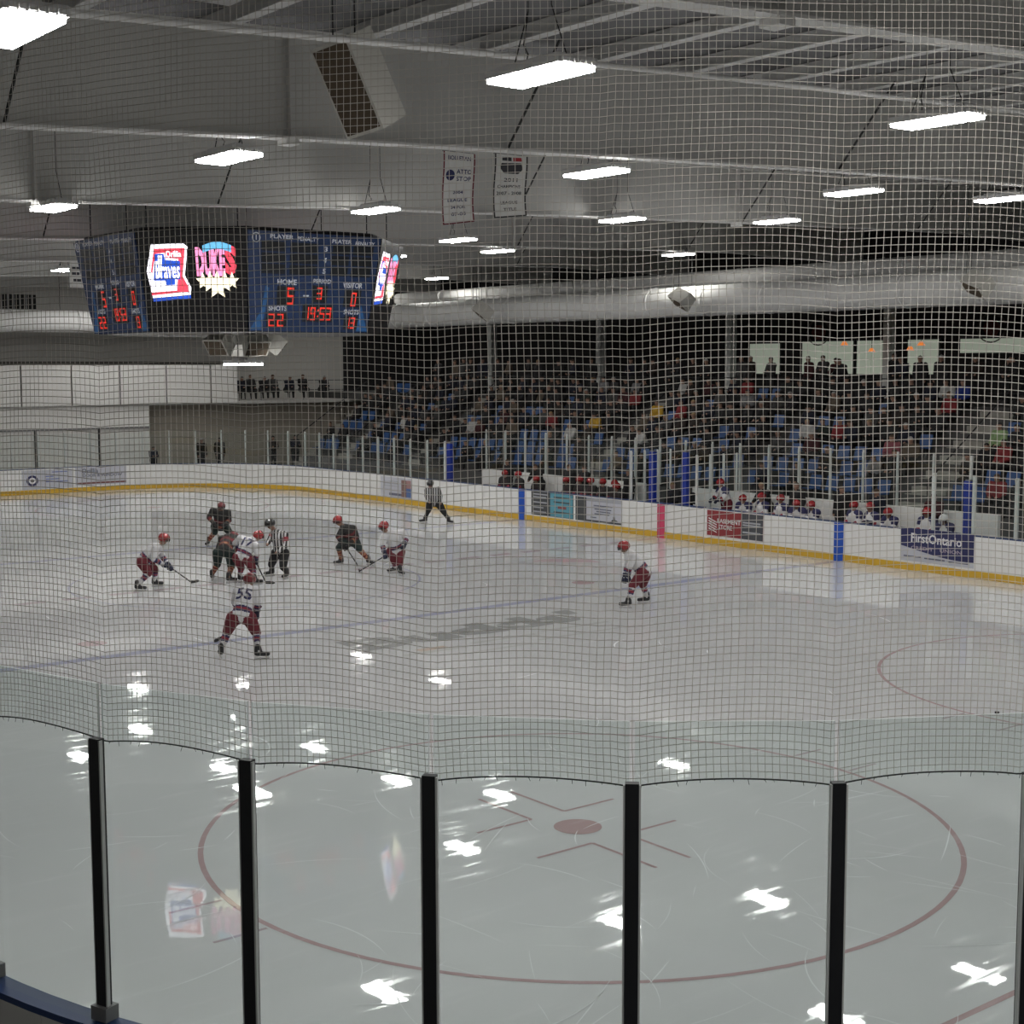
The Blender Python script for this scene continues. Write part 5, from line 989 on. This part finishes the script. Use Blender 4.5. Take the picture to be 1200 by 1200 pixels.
# far end: gallery viewers and people behind the end glass
for k, (x, c) in enumerate(((17.3, 'dark navy'), (17.9, 'charcoal'), (18.6, 'black'), (19.2, 'grey'), (20.1, 'dark navy'), (21.0, 'black'), (22.2, 'charcoal'))):
    person('sit' if k % 2 else 'lean', (x, 63.9, 3.95), PI, c, HAIRM[k % 2], f'spectator in {c} on the far gallery, ' + ['next to the white panels', 'second from the white panels', 'third from the white panels', 'in the middle of the open part', 'right of the middle', 'near the far corner', 'farthest right'][k], 'viewers on the far gallery')
rail = thing('gallery_rail', 'dark see-through rail at the open end of the far gallery', 'railing')
for k in range(7): MB().tube((16.9 + k * 1.25, 63.15, 3.95), (16.9 + k * 1.25, 63.15, 4.95), 0.02, n=6).build('rail_post', BLACKP, rail)
for zz in (4.45, 4.95): MB().tube((16.9, 63.15, zz), (24.4, 63.15, zz), 0.02, n=6).build('rail', BLACKP, rail)
for k, (x, c, wd) in enumerate(((14.3, 'black', 'with pale hair beside the tan wall'), (15.3, 'charcoal', 'right of the one with pale hair'), (11.75, 'dark navy', 'at the edge of the tan recess'), (18.3, 'dark brown', 'toward the corner stair'), (19.6, 'dark navy', 'at the foot of the corner stair'))):
    person('stand' if k < 2 else 'stand_arms', (x, 62.3, 0.45), PI, c, HAIRM[2] if k == 0 else HAIRM[0], f'person in {c} behind the end glass {wd}', 'people behind the far end glass', scale=0.98 if k != 2 else 0.8)

# ---- people on the benches
JW = CLOTH_W; JK = mat('jersey_bench_black', (.03, .02, .022), 0.85, vary=0.4, scale=9, bump=0.2)
def bench_player(kd, y, white, label, x=16.45, hm=None, z=0.30, pads=True):
    o = person(kd, (x, y, z), FACE_RINK + rs.uniform(-.35, .35), JW if white else JK, HAIRM[0], label, 'white-shirted players on the bench' if white else 'dark-shirted players on the bench', scale=1.0, trousers=PANT_R if white else PANT_G)
    h = link('helmet', HELM[(hm or H_RED).name], o); J = gen(kd); h.location = V(J['head']) + V((0, 0, .02)); h.rotation_euler = (math.radians(-12), 0, rs.uniform(-.3, .3))
    for s in ('0', '1'):
        g = link('glove', GLOVE['navy' if white else 'black'], o); e, w = V(J['el' + s]), V(J['wr' + s]); yy = (w - e).normalized(); zz = V((0, 0, 1)); xx = yy.cross(zz).normalized(); zz = xx.cross(yy)
        g.matrix_local = Matrix.Translation(w) @ Matrix((xx, yy, zz)).transposed().to_4x4()
        m = MB()
    # contrasting shoulder yoke and arm bands
    for s in ('0', '1'):
        sh, el, nk = V(J['sh' + s]), V(J['el' + s]), V(J['neck'])
        yk = MB(); yk.capsule(nk.lerp(sh, .55), sh, 0.105, 0.112, 12, 4); yk.capsule(sh, sh.lerp(el, .35), 0.110, 0.100, 12, 4); yk.build('shoulder_yoke', TRIM_N if white else CLOTH_K, o, True)
        yk = MB(); yk.tube(el.lerp(V(J['wr' + s]), .2), el.lerp(V(J['wr' + s]), .5), 0.084, 0.078, 12); yk.build('sleeve_band', TRIM_R, o, True)
    return o
DK = [('sit', 40.46, 'at the far left end'), ('turn', 39.55, 'second from the far left end'), ('lean', 38.26, 'leaning before the white panel'), ('slouch', 36.85, 'leaning back left of the row of red helmets'), ('sit', 36.0, 'first in the row of red helmets'), ('sit', 35.39, 'second in the row of red helmets'), ('turn', 34.70, 'third in the row of red helmets'), ('sit', 34.16, 'fourth in the row of red helmets'), ('lean', 33.71, 'last in the row, nearest the timekeeper')]
for kd, y, wd in DK: bench_player(kd, y, False, f'dark-shirted bench player in red helmet {wd}', hm=H_RED)
WK = [('stand_lean', 28.81, 'standing tall beside the BASEMENT STORE advert', 0.0), ('lean', 27.9, 'hunched behind the charcoal advert', 0), ('sit', 27.2, 'behind the right edge of the charcoal advert', 0), ('sit', 26.41, 'before the first white panel', 0), ('lean', 25.72, 'bent low left of the blue board stripe', 0), ('lean', 24.95, 'alone before the wide white panel', 0), ('sit', 23.57, 'just right of the blue board stripe', 0), ('turn', 22.94, 'second right of the blue board stripe', 0), ('lean', 22.16, 'leaning out left of the FirstOntario advert', 0), ('sit', 21.02, 'sitting tall behind the FirstOntario advert', 0.0)]
for kd, y, wd, dz in WK: bench_player(kd, y, True, f'white-shirted bench player in red helmet {wd}', z=0.30 + dz)
gk = bench_player('lean', 20.12, True, 'goalkeeper in white mask leaning over the boards by the blue post', x=16.2, hm=H_WHT, z=0.30)
mk = MB()
for i in range(5): a = math.radians(-50 + 25 * i); mk.tube((0.11 * math.sin(a), 0.15 * math.cos(a), -0.10), (0.13 * math.sin(a), 0.165 * math.cos(a), 0.04), 0.006, n=5)
m_o = mk.build('mask_cage', WHITE, gk); m_o.location = gen('lean')['head']
def coach(kd, y, col, label, hair=HAIRM[1], x=16.95, z=0.30): person(kd, (x, y, z), FACE_RINK + rs.uniform(-.3, .3), col, hair, label, 'coaches and officials at the benches', scale=1.0)
coach('stand', 41.0, 'black', 'coach in black at the far left of the dark-shirted bench'); coach('stand_lean', 39.0, 'black', 'coach in black leaning before the white panel behind the dark bench'); coach('stand', 37.27, 'charcoal', 'coach in charcoal suit left of the row of red helmets'); coach('stand_arms', 36.4, 'black', 'coach in black behind the row of red helmets')
coach('stand', 34.01, 'black', 'tall coach in dark suit at the right end of the dark-shirted bench'); coach('stand_lean', 27.5, 'black', 'coach with fair hair behind the charcoal advert', HAIRM[3]); coach('stand', 26.28, 'charcoal', 'coach in charcoal behind the white-shirted bench, between white panels'); coach('stand', 24.5, 'black', 'tall coach in black right of the wide white panel'); coach('stand', 23.2, 'dark navy', 'coach in navy with pale shirt right of the blue board stripe'); coach('stand_arms', 21.2, 'maroon', 'trainer in maroon behind the FirstOntario advert')
person('sit', (16.45, 31.2, 0.38), FACE_RINK, 'charcoal', HAIRM[3], 'timekeeper in dark jacket seated between the two tall blue posts', 'officials in the timekeeper box', scale=1.05)
person('turn', (16.5, 30.6, 0.38), FACE_RINK + .3, 'black', HAIRM[0], 'assistant in black seated right of the timekeeper', 'officials in the timekeeper box', scale=1.0)
